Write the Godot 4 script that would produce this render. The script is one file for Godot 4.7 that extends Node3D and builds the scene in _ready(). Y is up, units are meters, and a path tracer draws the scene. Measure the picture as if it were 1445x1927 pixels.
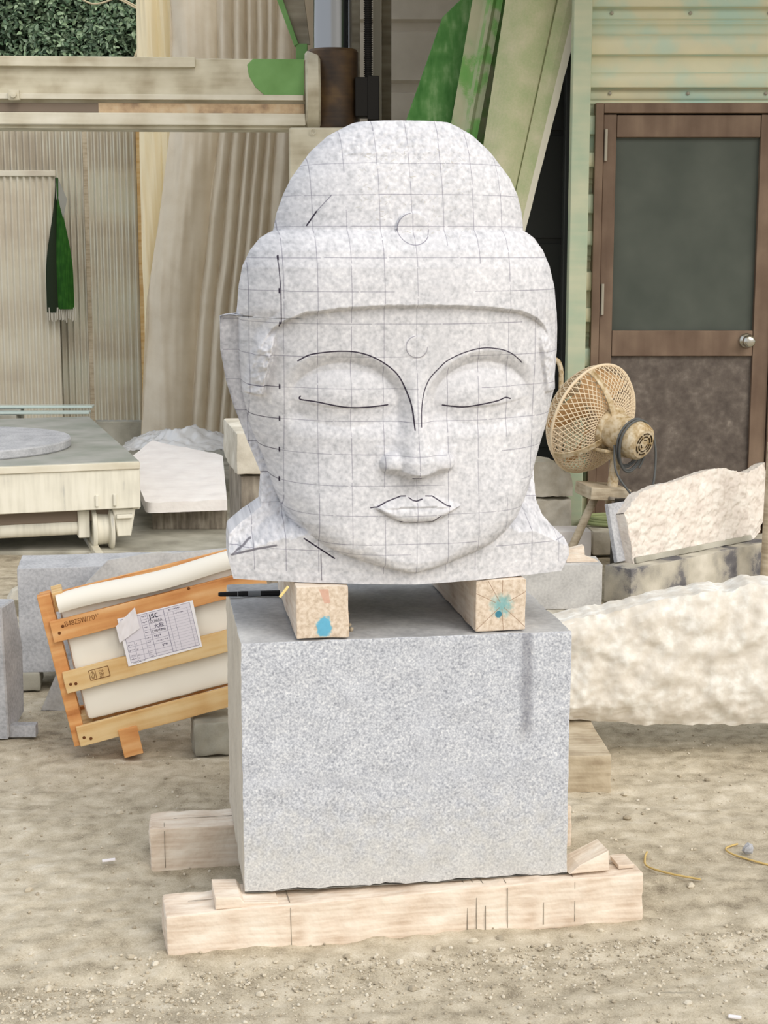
extends Node3D
# Stone mason's yard: a carved granite head on a granite block, sheds and machinery behind.

class MB:
	var v := PackedVector3Array()
	var n := PackedVector3Array()
	var u := PackedVector2Array()
	var i := PackedInt32Array()

	func vert(p: Vector3, nn: Vector3, uv := Vector2.ZERO) -> int:
		v.append(p); n.append(nn); u.append(uv)
		return v.size() - 1

	func tri(a: int, b: int, c: int) -> void:
		i.append(a); i.append(b); i.append(c)

	# flat quad, corners counter-clockwise seen from outside
	func quad(a: Vector3, b: Vector3, c: Vector3, d: Vector3, uv := [Vector2(0, 1), Vector2(1, 1), Vector2(1, 0), Vector2(0, 0)]) -> void:
		var nn := (b - a).cross(d - a).normalized()
		var k := v.size()
		vert(a, nn, uv[0]); vert(b, nn, uv[1]); vert(c, nn, uv[2]); vert(d, nn, uv[3])
		tri(k, k + 2, k + 1); tri(k, k + 3, k + 2)

	func smooth(v0: int, i0: int) -> void:
		var acc := PackedVector3Array()
		acc.resize(v.size() - v0)
		for k in range(i0, i.size(), 3):
			var a := i[k]; var b := i[k + 1]; var c := i[k + 2]
			var f := (v[c] - v[a]).cross(v[b] - v[a])
			acc[a - v0] += f; acc[b - v0] += f; acc[c - v0] += f
		for k in acc.size():
			n[v0 + k] = acc[k].normalized()

	# rows of points; front side is where (next column) x (next row) points
	func grid(rows: Array, uvscale := Vector2(1, 1), wrap := false) -> void:
		var v0 := v.size()
		var i0 := i.size()
		var nc: int = rows[0].size()
		for r in rows.size():
			for c in nc:
				vert(rows[r][c], Vector3.UP, Vector2(float(c) / maxf(1, nc - 1), 1.0 - float(r) / maxf(1, rows.size() - 1)) * uvscale)
		for r in rows.size() - 1:
			for c in (nc if wrap else nc - 1):
				var a := v0 + r * nc + c
				var b := v0 + r * nc + (c + 1) % nc
				tri(a, b + nc, b); tri(a, a + nc, b + nc)
		smooth(v0, i0)

	func rbox(size: Vector3, bevel := 0.003, xf := Transform3D(), seg := 1, amp := 0.0, nz: FastNoiseLite = null, skip := "") -> void:
		var h := size / 2.0
		var b := minf(bevel, minf(h.x, minf(h.y, h.z)) * 0.9)
		var inner := h - Vector3(b, b, b)
		var ax := [Vector3.RIGHT, Vector3.UP, Vector3.BACK]
		var co := []
		for k in 3:
			var l := [-h[k]]
			var cnt := maxi(1, int(ceil(seg * size[k] / maxf(size.x, maxf(size.y, size.z)))))
			for s in cnt + 1:
				l.append(lerpf(-inner[k], inner[k], float(s) / cnt))
			l.append(h[k])
			co.append(l)
		for k in 3:
			for sg in [-1.0, 1.0]:
				if skip.contains(("x" if k == 0 else "y" if k == 1 else "z") + ("+" if sg > 0 else "-")):
					continue
				var a := (k + 1) % 3
				var c := (k + 2) % 3
				var v0 := v.size()
				var i0 := i.size()
				for q in co[c].size():
					for p in co[a].size():
						var pos := Vector3.ZERO
						pos[k] = sg * h[k]; pos[a] = co[a][p]; pos[c] = co[c][q]
						var cl := pos.clamp(-inner, inner)
						var d := (pos - cl).normalized()
						var o := cl + d * b
						if nz:
							var w := xf * o
							o += d * nz.get_noise_3d(w.x, w.y, w.z) * amp
						vert(xf * o, (xf.basis * d).normalized(), Vector2(co[a][p], -co[c][q]))
				var w2: int = co[a].size()
				for q in co[c].size() - 1:
					for p in w2 - 1:
						var e: int = v0 + q * w2 + p
						if sg > 0:
							tri(e, e + w2 + 1, e + 1); tri(e, e + w2, e + w2 + 1)
						else:
							tri(e, e + 1, e + w2 + 1); tri(e, e + w2 + 1, e + w2)
				if nz:
					smooth(v0, i0)

	func tube(path: Array, r, sides := 8, closed := false, caps := true) -> void:
		var m := path.size()
		var rows := []
		var t0: Vector3 = (path[1] - path[0]).normalized()
		var up := Vector3.UP if absf(t0.y) < 0.9 else Vector3.RIGHT
		var nn := t0.cross(up).normalized()
		for k in m:
			var t: Vector3
			if closed:
				t = (path[(k + 1) % m] - path[(k + m - 1) % m]).normalized()
			else:
				t = (path[mini(k + 1, m - 1)] - path[maxi(k - 1, 0)]).normalized()
			nn = (nn - t * nn.dot(t)).normalized()
			var bb := t.cross(nn)
			var rr: float = r[k] if r is Array else r
			var row := PackedVector3Array()
			for s in sides:
				var a := TAU * s / sides
				row.append(path[k] + (nn * cos(a) + bb * sin(a)) * rr)
			rows.append(row)
		if closed:
			rows.append(rows[0])
		grid(rows, Vector2(1, 1), true)
		if caps and not closed:
			for e in 2:
				var row: PackedVector3Array = rows[0] if e == 0 else rows[m - 1]
				var d: Vector3 = (path[0] - path[1]).normalized() if e == 0 else (path[m - 1] - path[m - 2]).normalized()
				var k0 := vert(path[0] if e == 0 else path[m - 1], d)
				for s in sides:
					vert(row[s], d)
				for s in sides:
					var a := k0 + 1 + s
					var b := k0 + 1 + (s + 1) % sides
					if e == 0: tri(k0, a, b)
					else: tri(k0, b, a)

	# profile of (radius, y) from bottom to top
	func lathe(prof: Array, segs := 32, xf := Transform3D(), soft := false) -> void:
		var bands := []
		if soft:
			bands.append(prof)
		else:
			for k in prof.size() - 1:
				bands.append([prof[k], prof[k + 1]])
		for bd in bands:
			var rows := []
			for p in bd:
				var row := PackedVector3Array()
				for s in segs + 1:
					var a := -TAU * s / segs
					row.append(xf * Vector3(p.x * cos(a), p.y, p.x * sin(a)))
				rows.append(row)
			grid(rows)

	# polygon in x,y (counter-clockwise), from z = -depth to z = 0, small chamfer round the front edge
	func extr(poly: PackedVector2Array, depth: float, xf := Transform3D(), bev := 0.002) -> void:
		var m := poly.size()
		var ins := PackedVector2Array()
		for k in m:
			var a := (poly[k] - poly[(k + m - 1) % m]).normalized()
			var b := (poly[(k + 1) % m] - poly[k]).normalized()
			var na := Vector2(-a.y, a.x)
			var nb := Vector2(-b.y, b.x)
			var mm := (na + nb)
			mm = mm / maxf(0.3, mm.length_squared()) * 2.0
			ins.append(poly[k] + mm * bev)
		var tr := Geometry2D.triangulate_polygon(ins)
		for side in 2:
			var k0 := v.size()
			for p in ins:
				vert(xf * Vector3(p.x, p.y, 0.0 if side == 0 else -depth), xf.basis * Vector3(0, 0, 1 if side == 0 else -1), p)
			var cw := ins.size() > 2
			for k in range(0, tr.size(), 3):
				var a := tr[k]; var b := tr[k + 1]; var c := tr[k + 2]
				var ccw := (ins[b] - ins[a]).cross(ins[c] - ins[a]) > 0
				if ccw == (side == 0): tri(k0 + a, k0 + c, k0 + b)
				else: tri(k0 + a, k0 + b, k0 + c)
		for k in m:
			var e := (k + 1) % m
			var P := func(q: Vector2, z: float) -> Vector3: return xf * Vector3(q.x, q.y, z)
			quad(P.call(poly[k], -bev), P.call(poly[e], -bev), P.call(ins[e], 0.0), P.call(ins[k], 0.0))
			quad(P.call(poly[k], -depth + bev), P.call(poly[e], -depth + bev), P.call(poly[e], -bev), P.call(poly[k], -bev))
			quad(P.call(ins[k], -depth), P.call(ins[e], -depth), P.call(poly[e], -depth + bev), P.call(poly[k], -depth + bev))

	# slab with a broken face: outline in x,y, face towards +z, back at -thick
	func rslab(outline: Array, thick: float, xf: Transform3D, ny: int, nx: int, amp: float, nz: FastNoiseLite, bulge := 0.0) -> void:
		var m := outline.size()
		var x0 := 1e9
		var x1 := -1e9
		for p in outline:
			x0 = minf(x0, p.x); x1 = maxf(x1, p.x)
		var cols := []
		for c in nx + 1:
			var u := float(c) / nx
			var x := lerpf(x0 + 1e-4, x1 - 1e-4, 0.5 - 0.5 * cos(PI * u) if nx < 60 else lerpf(u, 0.5 - 0.5 * cos(PI * u), 0.5))
			var lo := 1e9
			var hi := -1e9
			for k in m:
				var a: Vector2 = outline[k]
				var b: Vector2 = outline[(k + 1) % m]
				if (a.x - x) * (b.x - x) <= 0.0 and absf(a.x - b.x) > 1e-7:
					var y := lerpf(a.y, b.y, (x - a.x) / (b.x - a.x))
					lo = minf(lo, y); hi = maxf(hi, y)
			cols.append([x, lo, hi, u])
		var rows := []
		for r in ny + 1:
			var v := float(r) / ny
			var row := PackedVector3Array()
			for q in cols:
				var jag: float = nz.get_noise_2d(q[0] * 2.5 + 31.0, v * 4.0) * amp * 0.35
				var y: float = lerpf(q[1], q[2], v) + jag * absf(2.0 * v - 1.0)
				var e := maxf(absf(2.0 * v - 1.0), absf(2.0 * q[3] - 1.0))
				row.append(Vector3(q[0], y, bulge * (1.0 - pow(e, 3.0)) + nz.get_noise_3d(q[0], y, 3.0) * amp))
			rows.append(row)
		var put := func(rr: Array) -> void:
			var o := []
			for row in rr:
				var t := PackedVector3Array()
				for p in row: t.append(xf * p)
				o.append(t)
			grid(o)
		put.call(rows)
		var left := PackedVector3Array()
		var right := PackedVector3Array()
		for row in rows:
			left.append(row[0]); right.append(row[row.size() - 1])
		var seg := maxi(2, int(thick / 0.03))
		# each edge runs so that the outside is on its right-hand grid side
		for ed in [[rows[0], false], [rows[ny], true], [left, true], [right, false]]:
			var rr := []
			for sgm in range(seg, -1, -1):
				var f := float(sgm) / seg
				var row := PackedVector3Array()
				for p in ed[0]:
					var j := nz.get_noise_3d(p.x + 7.0, p.y * 2.0, -thick * f * 1.5) * amp * 0.5 * (0.0 if sgm == 0 or sgm == seg else 1.0)
					row.append(Vector3(p.x, p.y + j, lerpf(p.z, -thick, f)))
				if ed[1]: row.reverse()
				rr.append(row)
			put.call(rr)
		var back := []
		for r in [0, ny]:
			var row := PackedVector3Array()
			for p in rows[r]: row.append(Vector3(p.x, p.y, -thick))
			row.reverse()
			back.append(row)
		put.call(back)

	# small broken stone
	func rock(sz: Vector3, sd: int, seg := 7) -> void:
		var rg := RandomNumberGenerator.new()
		rg.seed = sd
		var rows := []
		var half := seg / 2 + 1
		for r in half + 1:
			var row := PackedVector3Array()
			var ph := -PI / 2 + PI * r / half
			for s in seg:
				var a := -TAU * s / seg
				var k := rg.randf_range(0.72, 1.1) if r > 0 and r < half else 1.0
				row.append(Vector3(cos(ph) * cos(a), sin(ph), cos(ph) * sin(a)) * sz * 0.5 * k)
			rows.append(row)
		for r in half:
			for s in seg:
				var e := (s + 1) % seg
				for t in [[rows[r][s], rows[r][e], rows[r + 1][e]], [rows[r][s], rows[r + 1][e], rows[r + 1][s]]]:
					var nn: Vector3 = (t[1] - t[0]).cross(t[2] - t[0])
					if nn.length() < 1e-12: continue
					nn = nn.normalized()
					var k := vert(t[0], nn); vert(t[1], nn); vert(t[2], nn)
					tri(k, k + 2, k + 1)

	func add(o: MB, xf: Transform3D) -> void:
		var k := v.size()
		for a in o.v.size():
			vert(xf * o.v[a], (xf.basis * o.n[a]).normalized(), o.u[a])
		for a in o.i: i.append(a + k)


# ---------- nodes ----------
var taken := {}

func numbered(nm: String) -> String:
	var c: int = taken.get(nm, 0)
	taken[nm] = c + 1
	return nm if c == 0 else "%s_%03d" % [nm, c]

func mesh_of(list: Array) -> ArrayMesh:
	var am := ArrayMesh.new()
	for e in list:
		var mb: MB = e[0]
		if mb.i.is_empty(): continue
		var arr := []
		arr.resize(Mesh.ARRAY_MAX)
		arr[Mesh.ARRAY_VERTEX] = mb.v
		arr[Mesh.ARRAY_NORMAL] = mb.n
		arr[Mesh.ARRAY_TEX_UV] = mb.u
		arr[Mesh.ARRAY_INDEX] = mb.i
		am.add_surface_from_arrays(Mesh.PRIMITIVE_TRIANGLES, arr)
		am.surface_set_material(am.get_surface_count() - 1, e[1])
	return am

func inst(nm: String, list: Array, par: Node) -> MeshInstance3D:
	var o := MeshInstance3D.new()
	o.mesh = mesh_of(list)
	if par == self:
		o.name = numbered(nm)
	else:
		var k := 0
		var t := nm
		while par.has_node(NodePath(t)):
			k += 1
			t = "%s_%03d" % [nm, k]
		o.name = t
	par.add_child(o, true)
	return o

func part(nm: String, mb: MB, m: Material, par: Node, label := "") -> MeshInstance3D:
	var o := inst(nm, [[mb, m]], par)
	if label: o.set_meta("label", label)
	return o

func tag(o: Node, label: String, cat: String, grp := "") -> void:
	o.set_meta("label", label)
	o.set_meta("category", cat)
	if grp: o.set_meta("group", grp)

func thing(nm: String, label: String, cat: String, at := Vector3.ZERO, turn := 0.0, grp := "") -> Node3D:
	var o := Node3D.new()
	o.name = numbered(nm)
	add_child(o, true)
	o.position = at
	o.rotation.y = turn
	tag(o, label, cat, grp)
	return o

func solo(nm: String, label: String, cat: String, mb: MB, m: Material, at := Vector3.ZERO, turn := 0.0, grp := "") -> MeshInstance3D:
	var o := inst(nm, [[mb, m]], self)
	o.position = at
	o.rotation.y = turn
	tag(o, label, cat, grp)
	return o

func stru(nm: String, mb: MB, m: Material, at := Vector3.ZERO, turn := 0.0, par: Node = null) -> MeshInstance3D:
	var o := inst(nm, [[mb, m]], par if par else self)
	o.position = at
	o.rotation.y = turn
	if par == null: o.set_meta("kind", "structure")
	return o

func T(x: float, y: float, z: float, rx := 0.0, ry := 0.0, rz := 0.0) -> Transform3D:
	return Transform3D(Basis.from_euler(Vector3(deg_to_rad(rx), deg_to_rad(ry), deg_to_rad(rz))), Vector3(x, y, z))

func V(x: float, y: float, z: float) -> Vector3:
	return Vector3(x, y, z)

func P2(a: Array) -> Array:
	var o := []
	for k in range(0, a.size(), 2):
		o.append(Vector2(a[k], a[k + 1]))
	return o

func box(size: Vector3, bev := 0.003, xf := Transform3D(), seg := 1, amp := 0.0, nz: FastNoiseLite = null) -> MB:
	var m := MB.new()
	m.rbox(size, bev, xf, seg, amp, nz)
	return m

func spline(pts: Array, per := 8) -> Array:
	var o := []
	for k in pts.size() - 1:
		var a = pts[maxi(k - 1, 0)]; var b = pts[k]; var c = pts[k + 1]; var d = pts[mini(k + 2, pts.size() - 1)]
		for s in per:
			o.append(b.cubic_interpolate(c, a, d, float(s) / per))
	o.append(pts[-1])
	return o

# ---------- textures ----------
func noise(sd: int, freq: float, oct := 3, type := FastNoiseLite.TYPE_SIMPLEX_SMOOTH) -> FastNoiseLite:
	var f := FastNoiseLite.new()
	f.seed = sd
	f.frequency = freq
	f.noise_type = type
	f.fractal_octaves = oct
	return f

# bytes of seamless noise, made at sw x sh and stretched to w x h
func nz(w: int, h: int, sd: int, freq: float, oct := 3, sw := 0, sh := 0, type := FastNoiseLite.TYPE_SIMPLEX_SMOOTH) -> PackedByteArray:
	var im := noise(sd, freq, oct, type).get_seamless_image(sw if sw else w, sh if sh else h)
	im.convert(Image.FORMAT_L8)
	if sw: im.resize(w, h, Image.INTERPOLATE_CUBIC)
	return im.get_data()

func lut(stops: Array) -> PackedByteArray:
	var o := PackedByteArray()
	for k in 256:
		var t := k / 255.0
		var s := 0
		while s < stops.size() - 2 and t > stops[s + 1][0]: s += 1
		var f := clampf((t - stops[s][0]) / (stops[s + 1][0] - stops[s][0]), 0, 1)
		var a: Array = stops[s][1]
		var b: Array = stops[s + 1][1]
		for c in 3: o.append(int(clampf(lerpf(a[c], b[c], f), 0, 255)))
	return o

func cimg(w: int, h: int, layers: Array, stops: Array, grain := 0.0, sd := 1) -> Image:
	var L := lut(stops)
	var a: PackedByteArray = layers[0][0]
	var wa: float = layers[0][1]
	var b: PackedByteArray = layers[1][0] if layers.size() > 1 else a
	var wb: float = layers[1][1] if layers.size() > 1 else 0.0
	var c: PackedByteArray = layers[2][0] if layers.size() > 2 else a
	var wc: float = layers[2][1] if layers.size() > 2 else 0.0
	var off := 127.5 - 127.5 * (wa + wb + wc)
	var o := PackedByteArray()
	o.resize(w * h * 3)
	var rg := RandomNumberGenerator.new()
	rg.seed = sd
	var g2 := grain * 255.0
	var q := 0
	for k in w * h:
		var t := off + a[k] * wa + b[k] * wb + c[k] * wc
		if g2 > 0.0: t += (rg.randf() - 0.5) * g2
		var x := clampi(int(t), 0, 255) * 3
		o[q] = L[x]; o[q + 1] = L[x + 1]; o[q + 2] = L[x + 2]
		q += 3
	return Image.create_from_data(w, h, false, Image.FORMAT_RGB8, o)

func itex(im: Image) -> ImageTexture:
	return ImageTexture.create_from_image(im)

func btex(w: int, h: int, data: PackedByteArray) -> ImageTexture:
	return itex(Image.create_from_data(w, h, false, Image.FORMAT_L8, data))

func mat(col: Color, rough := 0.8, tex: Texture2D = null, sc := 2.0, bump: Texture2D = null, bs := 0.2, metal := 0.0) -> StandardMaterial3D:
	var m := StandardMaterial3D.new()
	m.albedo_color = col
	m.roughness = rough
	m.metallic = metal
	m.metallic_specular = 0.3
	if tex:
		m.albedo_texture = tex
	if tex or bump:
		m.uv1_triplanar = true
		m.uv1_triplanar_sharpness = 4.0
		m.uv1_scale = Vector3(sc, sc, sc)
	if bump:
		m.heightmap_enabled = true
		m.heightmap_texture = bump
		m.heightmap_scale = bs
	return m

func C(r: float, g: float, b: float) -> Color:
	return Color(r / 255.0, g / 255.0, b / 255.0)

var M := {}

func make_materials() -> void:
	var W := 512
	var fine := nz(W, W, 11, 0.09, 2)
	var fine2 := nz(W, W, 12, 0.035, 3)
	var broad := nz(W, W, 13, 0.008, 4)
	var mid := nz(W, W, 14, 0.018, 4)
	var vstreak := nz(W, W, 16, 0.05, 3, 512, 48)
	var streak := nz(W, W, 15, 0.05, 3, 48, 512)
	var bfine := btex(W, W, fine2)
	var bbroad := btex(W, W, mid)
	var gst := [[0.0, [136, 137, 142]], [0.3, [172, 173, 178]], [0.55, [196, 197, 201]], [0.8, [218, 219, 221]], [1.0, [240, 240, 241]]]
	var tg := itex(cimg(W, W, [[fine, 0.8], [fine2, 0.45]], gst, 0.35))
	M.granite = mat(C(255, 255, 255), 0.75, tg, 2.4, bfine, 0.04)
	M.granite_top = mat(C(238, 238, 236), 0.6, itex(cimg(W, W, [[fine, 0.25], [broad, 0.5]], gst, 0.1)), 1.2)
	M.granite_side = mat(C(240, 235, 226), 0.8, itex(cimg(W, W, [[fine, 0.3], [broad, 0.4]], [[0.0, [184, 181, 176]], [0.5, [214, 211, 205]], [1.0, [234, 231, 226]]], 0.12)), 1.6, bfine, 0.03)
	M.granite_dark = mat(C(236, 236, 238), 0.75, itex(cimg(W, W, [[fine, 0.5], [broad, 0.5]], [[0.0, [158, 160, 164]], [0.5, [198, 200, 204]], [1.0, [226, 227, 228]]], 0.25)), 1.6, bfine, 0.04)
	M.granite_pale = mat(C(246, 246, 246), 0.8, itex(cimg(W, W, [[fine, 0.4], [broad, 0.6]], [[0.0, [170, 170, 170]], [0.5, [200, 200, 200]], [1.0, [222, 222, 220]]], 0.15)), 1.6, bfine, 0.04)
	M.dust_stone = mat(C(255, 255, 255), 0.9, itex(cimg(W, W, [[mid, 0.7], [broad, 0.6]], [[0.0, [172, 165, 150]], [0.4, [200, 194, 180]], [0.7, [216, 211, 198]], [1.0, [230, 226, 216]]], 0.15)), 1.1, bbroad, 0.15)
	M.boulder = mat(C(255, 255, 255), 0.9, itex(cimg(W, W, [[mid, 0.6], [fine2, 0.5], [broad, 0.5]], [[0.0, [206, 199, 187]], [0.4, [220, 214, 204]], [0.6, [229, 225, 217]], [0.75, [240, 238, 232]], [1.0, [250, 249, 246]]], 0.1)), 1.6, bfine, 0.10)
	M.rough_face = mat(C(255, 255, 255), 0.9, itex(cimg(W, W, [[mid, 0.5], [broad, 0.6]], [[0.0, [204, 194, 186]], [0.45, [221, 213, 205]], [0.75, [231, 226, 219]], [1.0, [242, 240, 235]]], 0.1)), 1.5, bfine, 0.3)
	M.slab_dark = mat(C(255, 255, 255), 0.75, itex(cimg(W, W, [[broad, 1.1], [mid, 0.35], [fine2, 0.2]], [[0.0, [88, 87, 92]], [0.27, [112, 111, 114]], [0.36, [158, 154, 146]], [0.6, [186, 181, 168]], [1.0, [212, 207, 195]]], 0.1)), 0.85, bfine, 0.06)
	M.concrete = mat(C(255, 255, 255), 0.85, itex(cimg(W, W, [[broad, 1.0], [mid, 0.4]], [[0.0, [142, 139, 128]], [0.5, [172, 169, 157]], [1.0, [196, 193, 182]]], 0.12)), 0.8, bfine, 0.05)
	M.white_stone = mat(C(255, 255, 255), 0.85, itex(cimg(W, W, [[streak, 0.3], [broad, 0.6]], [[0.0, [232, 227, 226]], [0.5, [243, 239, 238]], [1.0, [250, 248, 247]]], 0.04)), 1.5, bfine, 0.1)
	# timber
	var wb := [[0.0, [196, 176, 156]], [0.35, [220, 204, 187]], [0.65, [232, 220, 205]], [1.0, [242, 234, 223]]]
	M.timber = mat(C(255, 255, 255), 0.85, itex(cimg(W, W, [[nz(W, W, 21, 0.06, 4, 48, 512), 0.6], [broad, 0.6]], wb, 0.08)), 2.2, bfine, 0.12)
	M.timber_dusty = mat(C(232, 226, 216), 0.9, itex(cimg(W, W, [[streak, 0.6], [broad, 0.8]], [[0.0, [172, 160, 142]], [0.5, [206, 197, 180]], [1.0, [224, 217, 203]]], 0.08)), 2.2, bfine, 0.12)
	var pl := nz(W, W, 22, 0.03, 4, 40, 512)
	M.plank = mat(C(255, 255, 255), 0.7, itex(cimg(W, W, [[pl, 0.9], [broad, 0.4]], [[0.0, [168, 106, 60]], [0.3, [204, 142, 88]], [0.6, [218, 162, 106]], [1.0, [230, 186, 136]]], 0.06)), 1.6, bfine, 0.05)
	M.plank_yellow = mat(C(255, 255, 255), 0.7, itex(cimg(W, W, [[pl, 0.7], [broad, 0.4]], [[0.0, [190, 146, 92]], [0.3, [214, 176, 122]], [0.6, [224, 194, 144]], [1.0, [234, 210, 166]]], 0.06)), 1.6, bfine, 0.05)
	M.grey_wood = mat(C(255, 255, 255), 0.9, itex(cimg(W, W, [[nz(W, W, 23, 0.05, 4, 512, 64), 0.7], [broad, 0.6]], [[0.0, [104, 96, 86]], [0.5, [140, 132, 120]], [1.0, [178, 170, 156]]], 0.08)), 1.8, bfine, 0.1)
	# machine, sheds
	M.machine = mat(C(255, 255, 255), 0.75, itex(cimg(W, W, [[streak, 0.35], [broad, 0.9]], [[0.0, [170, 160, 138]], [0.5, [204, 198, 178]], [1.0, [222, 217, 200]]], 0.05)), 1.0)
	M.machine_pale = mat(C(255, 255, 255), 0.75, itex(cimg(W, W, [[streak, 0.4], [broad, 0.8]], [[0.0, [196, 188, 168]], [0.5, [216, 211, 195]], [1.0, [228, 224, 211]]], 0.05)), 1.0)
	M.rust_strip = mat(C(255, 255, 255), 0.8, itex(cimg(W, W, [[nz(W, W, 24, 0.03, 4, 64, 512), 0.2], [mid, 0.7], [broad, 0.7]], [[0.0, [150, 130, 112]], [0.35, [188, 162, 134]], [0.6, [210, 186, 154]], [1.0, [216, 204, 182]]], 0.08)), 1.2)
	M.rail_dark = mat(C(132, 119, 107), 0.7)
	M.green_paint = mat(C(136, 182, 118), 0.6, itex(cimg(W, W, [[broad, 0.9], [mid, 0.3]], [[0.0, [206, 214, 196]], [1.0, [255, 255, 255]]])), 1.0)
	M.rust_iron = mat(C(255, 255, 255), 0.55, itex(cimg(W, W, [[streak, 0.3], [broad, 1.0]], [[0.0, [46, 34, 24]], [0.5, [78, 58, 38]], [1.0, [112, 88, 52]]], 0.05)), 1.4)
	M.rust_iron.metallic_specular = 0.5
	M.chrome = mat(C(150, 152, 154), 0.2, null, 1, null, 0, 1.0)
	M.black_iron = mat(C(36, 34, 32), 0.5)
	M.steel_grey = mat(C(168, 162, 148), 0.6)
	M.post_grey = mat(C(255, 255, 255), 0.75, itex(cimg(W, W, [[streak, 0.5], [broad, 0.6]], [[0.0, [120, 112, 98]], [0.5, [152, 144, 128]], [1.0, [178, 171, 154]]], 0.05)), 1.0)
	M.corrugated = mat(C(255, 255, 255), 0.7, itex(cimg(W, W, [[broad, 0.9], [mid, 0.4]], [[0.0, [182, 173, 158]], [0.4, [206, 200, 184]], [0.7, [212, 211, 197]], [1.0, [220, 220, 208]]], 0.06)), 0.5)
	M.corrugated_wh = mat(C(255, 255, 255), 0.7, itex(cimg(W, W, [[broad, 0.8], [mid, 0.4]], [[0.0, [196, 186, 170]], [0.5, [216, 210, 194]], [1.0, [226, 223, 210]]], 0.06)), 0.5)
	M.siding_dim = mat(C(255, 255, 255), 0.8, itex(cimg(W, W, [[broad, 0.8], [mid, 0.3]], [[0.0, [204, 195, 180]], [1.0, [232, 224, 210]]], 0.05)), 0.6)
	M.siding = mat(C(255, 255, 255), 0.45, itex(cimg(W, W, [[broad, 1.2], [mid, 0.3]], [[0.0, [182, 208, 192]], [0.35, [198, 208, 184]], [0.55, [210, 208, 178]], [1.0, [220, 214, 180]]], 0.04)), 0.7)
	M.siding.metallic_specular = 0.5
	M.post_green = mat(C(255, 255, 255), 0.6, itex(cimg(W, W, [[streak, 0.4], [broad, 0.8]], [[0.0, [170, 188, 164]], [0.5, [188, 196, 170]], [1.0, [204, 205, 178]]], 0.05)), 0.9)
	M.panel_deep = mat(C(255, 255, 255), 0.5, itex(cimg(W, W, [[nz(W, W, 25, 0.04, 4, 512, 128), 0.5], [broad, 0.8]], [[0.0, [58, 112, 50]], [0.5, [84, 136, 72]], [1.0, [140, 172, 122]]], 0.1)), 1.6)
	M.panel_mid = mat(C(255, 255, 255), 0.6, itex(cimg(W, W, [[broad, 1.5], [fine2, 0.2]], [[0.0, [104, 166, 84]], [0.42, [124, 172, 100]], [0.58, [172, 182, 148]], [1.0, [186, 186, 158]]], 0.1)), 0.9)
	M.panel_pale = mat(C(255, 255, 255), 0.75, itex(cimg(W, W, [[broad, 0.9], [fine, 0.3]], [[0.0, [166, 180, 136]], [0.5, [186, 190, 154]], [1.0, [204, 200, 172]]], 0.25)), 1.4)
	M.panel_edge = mat(C(216, 212, 196), 0.8)
	M.dark_steel = mat(C(58, 60, 58), 0.35)
	M.door_brown = mat(C(255, 255, 255), 0.5, itex(cimg(W, W, [[nz(W, W, 26, 0.02, 4, 512, 64), 0.5], [broad, 0.6]], [[0.0, [98, 80, 68]], [0.5, [120, 101, 86]], [1.0, [144, 124, 106]]], 0.06)), 0.9)
	M.door_low = mat(C(255, 255, 255), 0.55, itex(cimg(W, W, [[mid, 0.45], [broad, 0.5], [fine2, 0.35]], [[0.0, [84, 76, 71]], [0.55, [108, 99, 92]], [0.8, [126, 117, 109]], [1.0, [166, 156, 145]]], 0.2)), 1.6)
	M.glass_dark = mat(C(92, 97, 92), 0.3, itex(cimg(W, W, [[broad, 1.0]], [[0.0, [214, 218, 214]], [1.0, [255, 255, 250]]], 0.04)), 0.7)
	M.steel = mat(C(200, 198, 190), 0.25, null, 1, null, 0, 1.0)
	M.curtain = mat(C(255, 255, 255), 0.95, itex(cimg(W, W, [[broad, 0.6], [fine, 0.1]], [[0.0, [214, 203, 184]], [0.5, [228, 219, 202]], [1.0, [236, 229, 215]]], 0.08)), 1.5)
	M.curtain.backlight_enabled = true
	M.curtain.backlight = Color(0.5, 0.46, 0.38)
	M.curtain_lit = mat(C(255, 246, 218), 0.95)  # sunlight through the cloth is put into this brighter, yellower colour
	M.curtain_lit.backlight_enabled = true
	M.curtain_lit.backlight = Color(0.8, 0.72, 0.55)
	M.wrap = mat(C(238, 234, 224), 0.7)
	M.strap_green = mat(C(255, 255, 255), 0.85, itex(cimg(W, W, [[nz(W, W, 27, 0.05, 3, 512, 32), 0.5], [broad, 0.4]], [[0.0, [22, 56, 18]], [0.5, [38, 84, 26]], [1.0, [66, 112, 44]]], 0.1)), 3.0)
	M.strap_dark = mat(C(38, 48, 34), 0.9)
	M.fringe = mat(C(196, 192, 180), 0.9)
	M.grey_cloth = mat(C(150, 150, 144), 0.9)
	M.leaf = mat(C(112, 134, 108), 0.35)
	M.leaf_b = mat(C(140, 164, 130), 0.35)
	M.leaf_c = mat(C(80, 106, 80), 0.35)
	for k in ["leaf", "leaf_b", "leaf_c"]:
		M[k].metallic_specular = 0.5
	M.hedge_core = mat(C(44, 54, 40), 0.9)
	M.vine = mat(C(190, 178, 150), 0.9)
	M.fan_wire = mat(C(226, 208, 180), 0.7)
	M.fan_metal = mat(C(255, 255, 255), 0.65, itex(cimg(W, W, [[mid, 0.6], [broad, 0.8]], [[0.0, [140, 116, 76]], [0.35, [186, 165, 130]], [0.65, [208, 193, 166]], [1.0, [220, 210, 190]]], 0.1)), 5.0)
	M.fan_blade = mat(C(218, 180, 134), 0.6)
	M.fan_vent = mat(C(64, 52, 36), 0.8)
	M.cable = mat(C(96, 98, 98), 0.5)
	M.hose = mat(C(150, 160, 116), 0.5)
	M.paper = mat(C(236, 232, 236), 0.6)
	M.ink = mat(C(70, 70, 84), 0.8)
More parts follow.
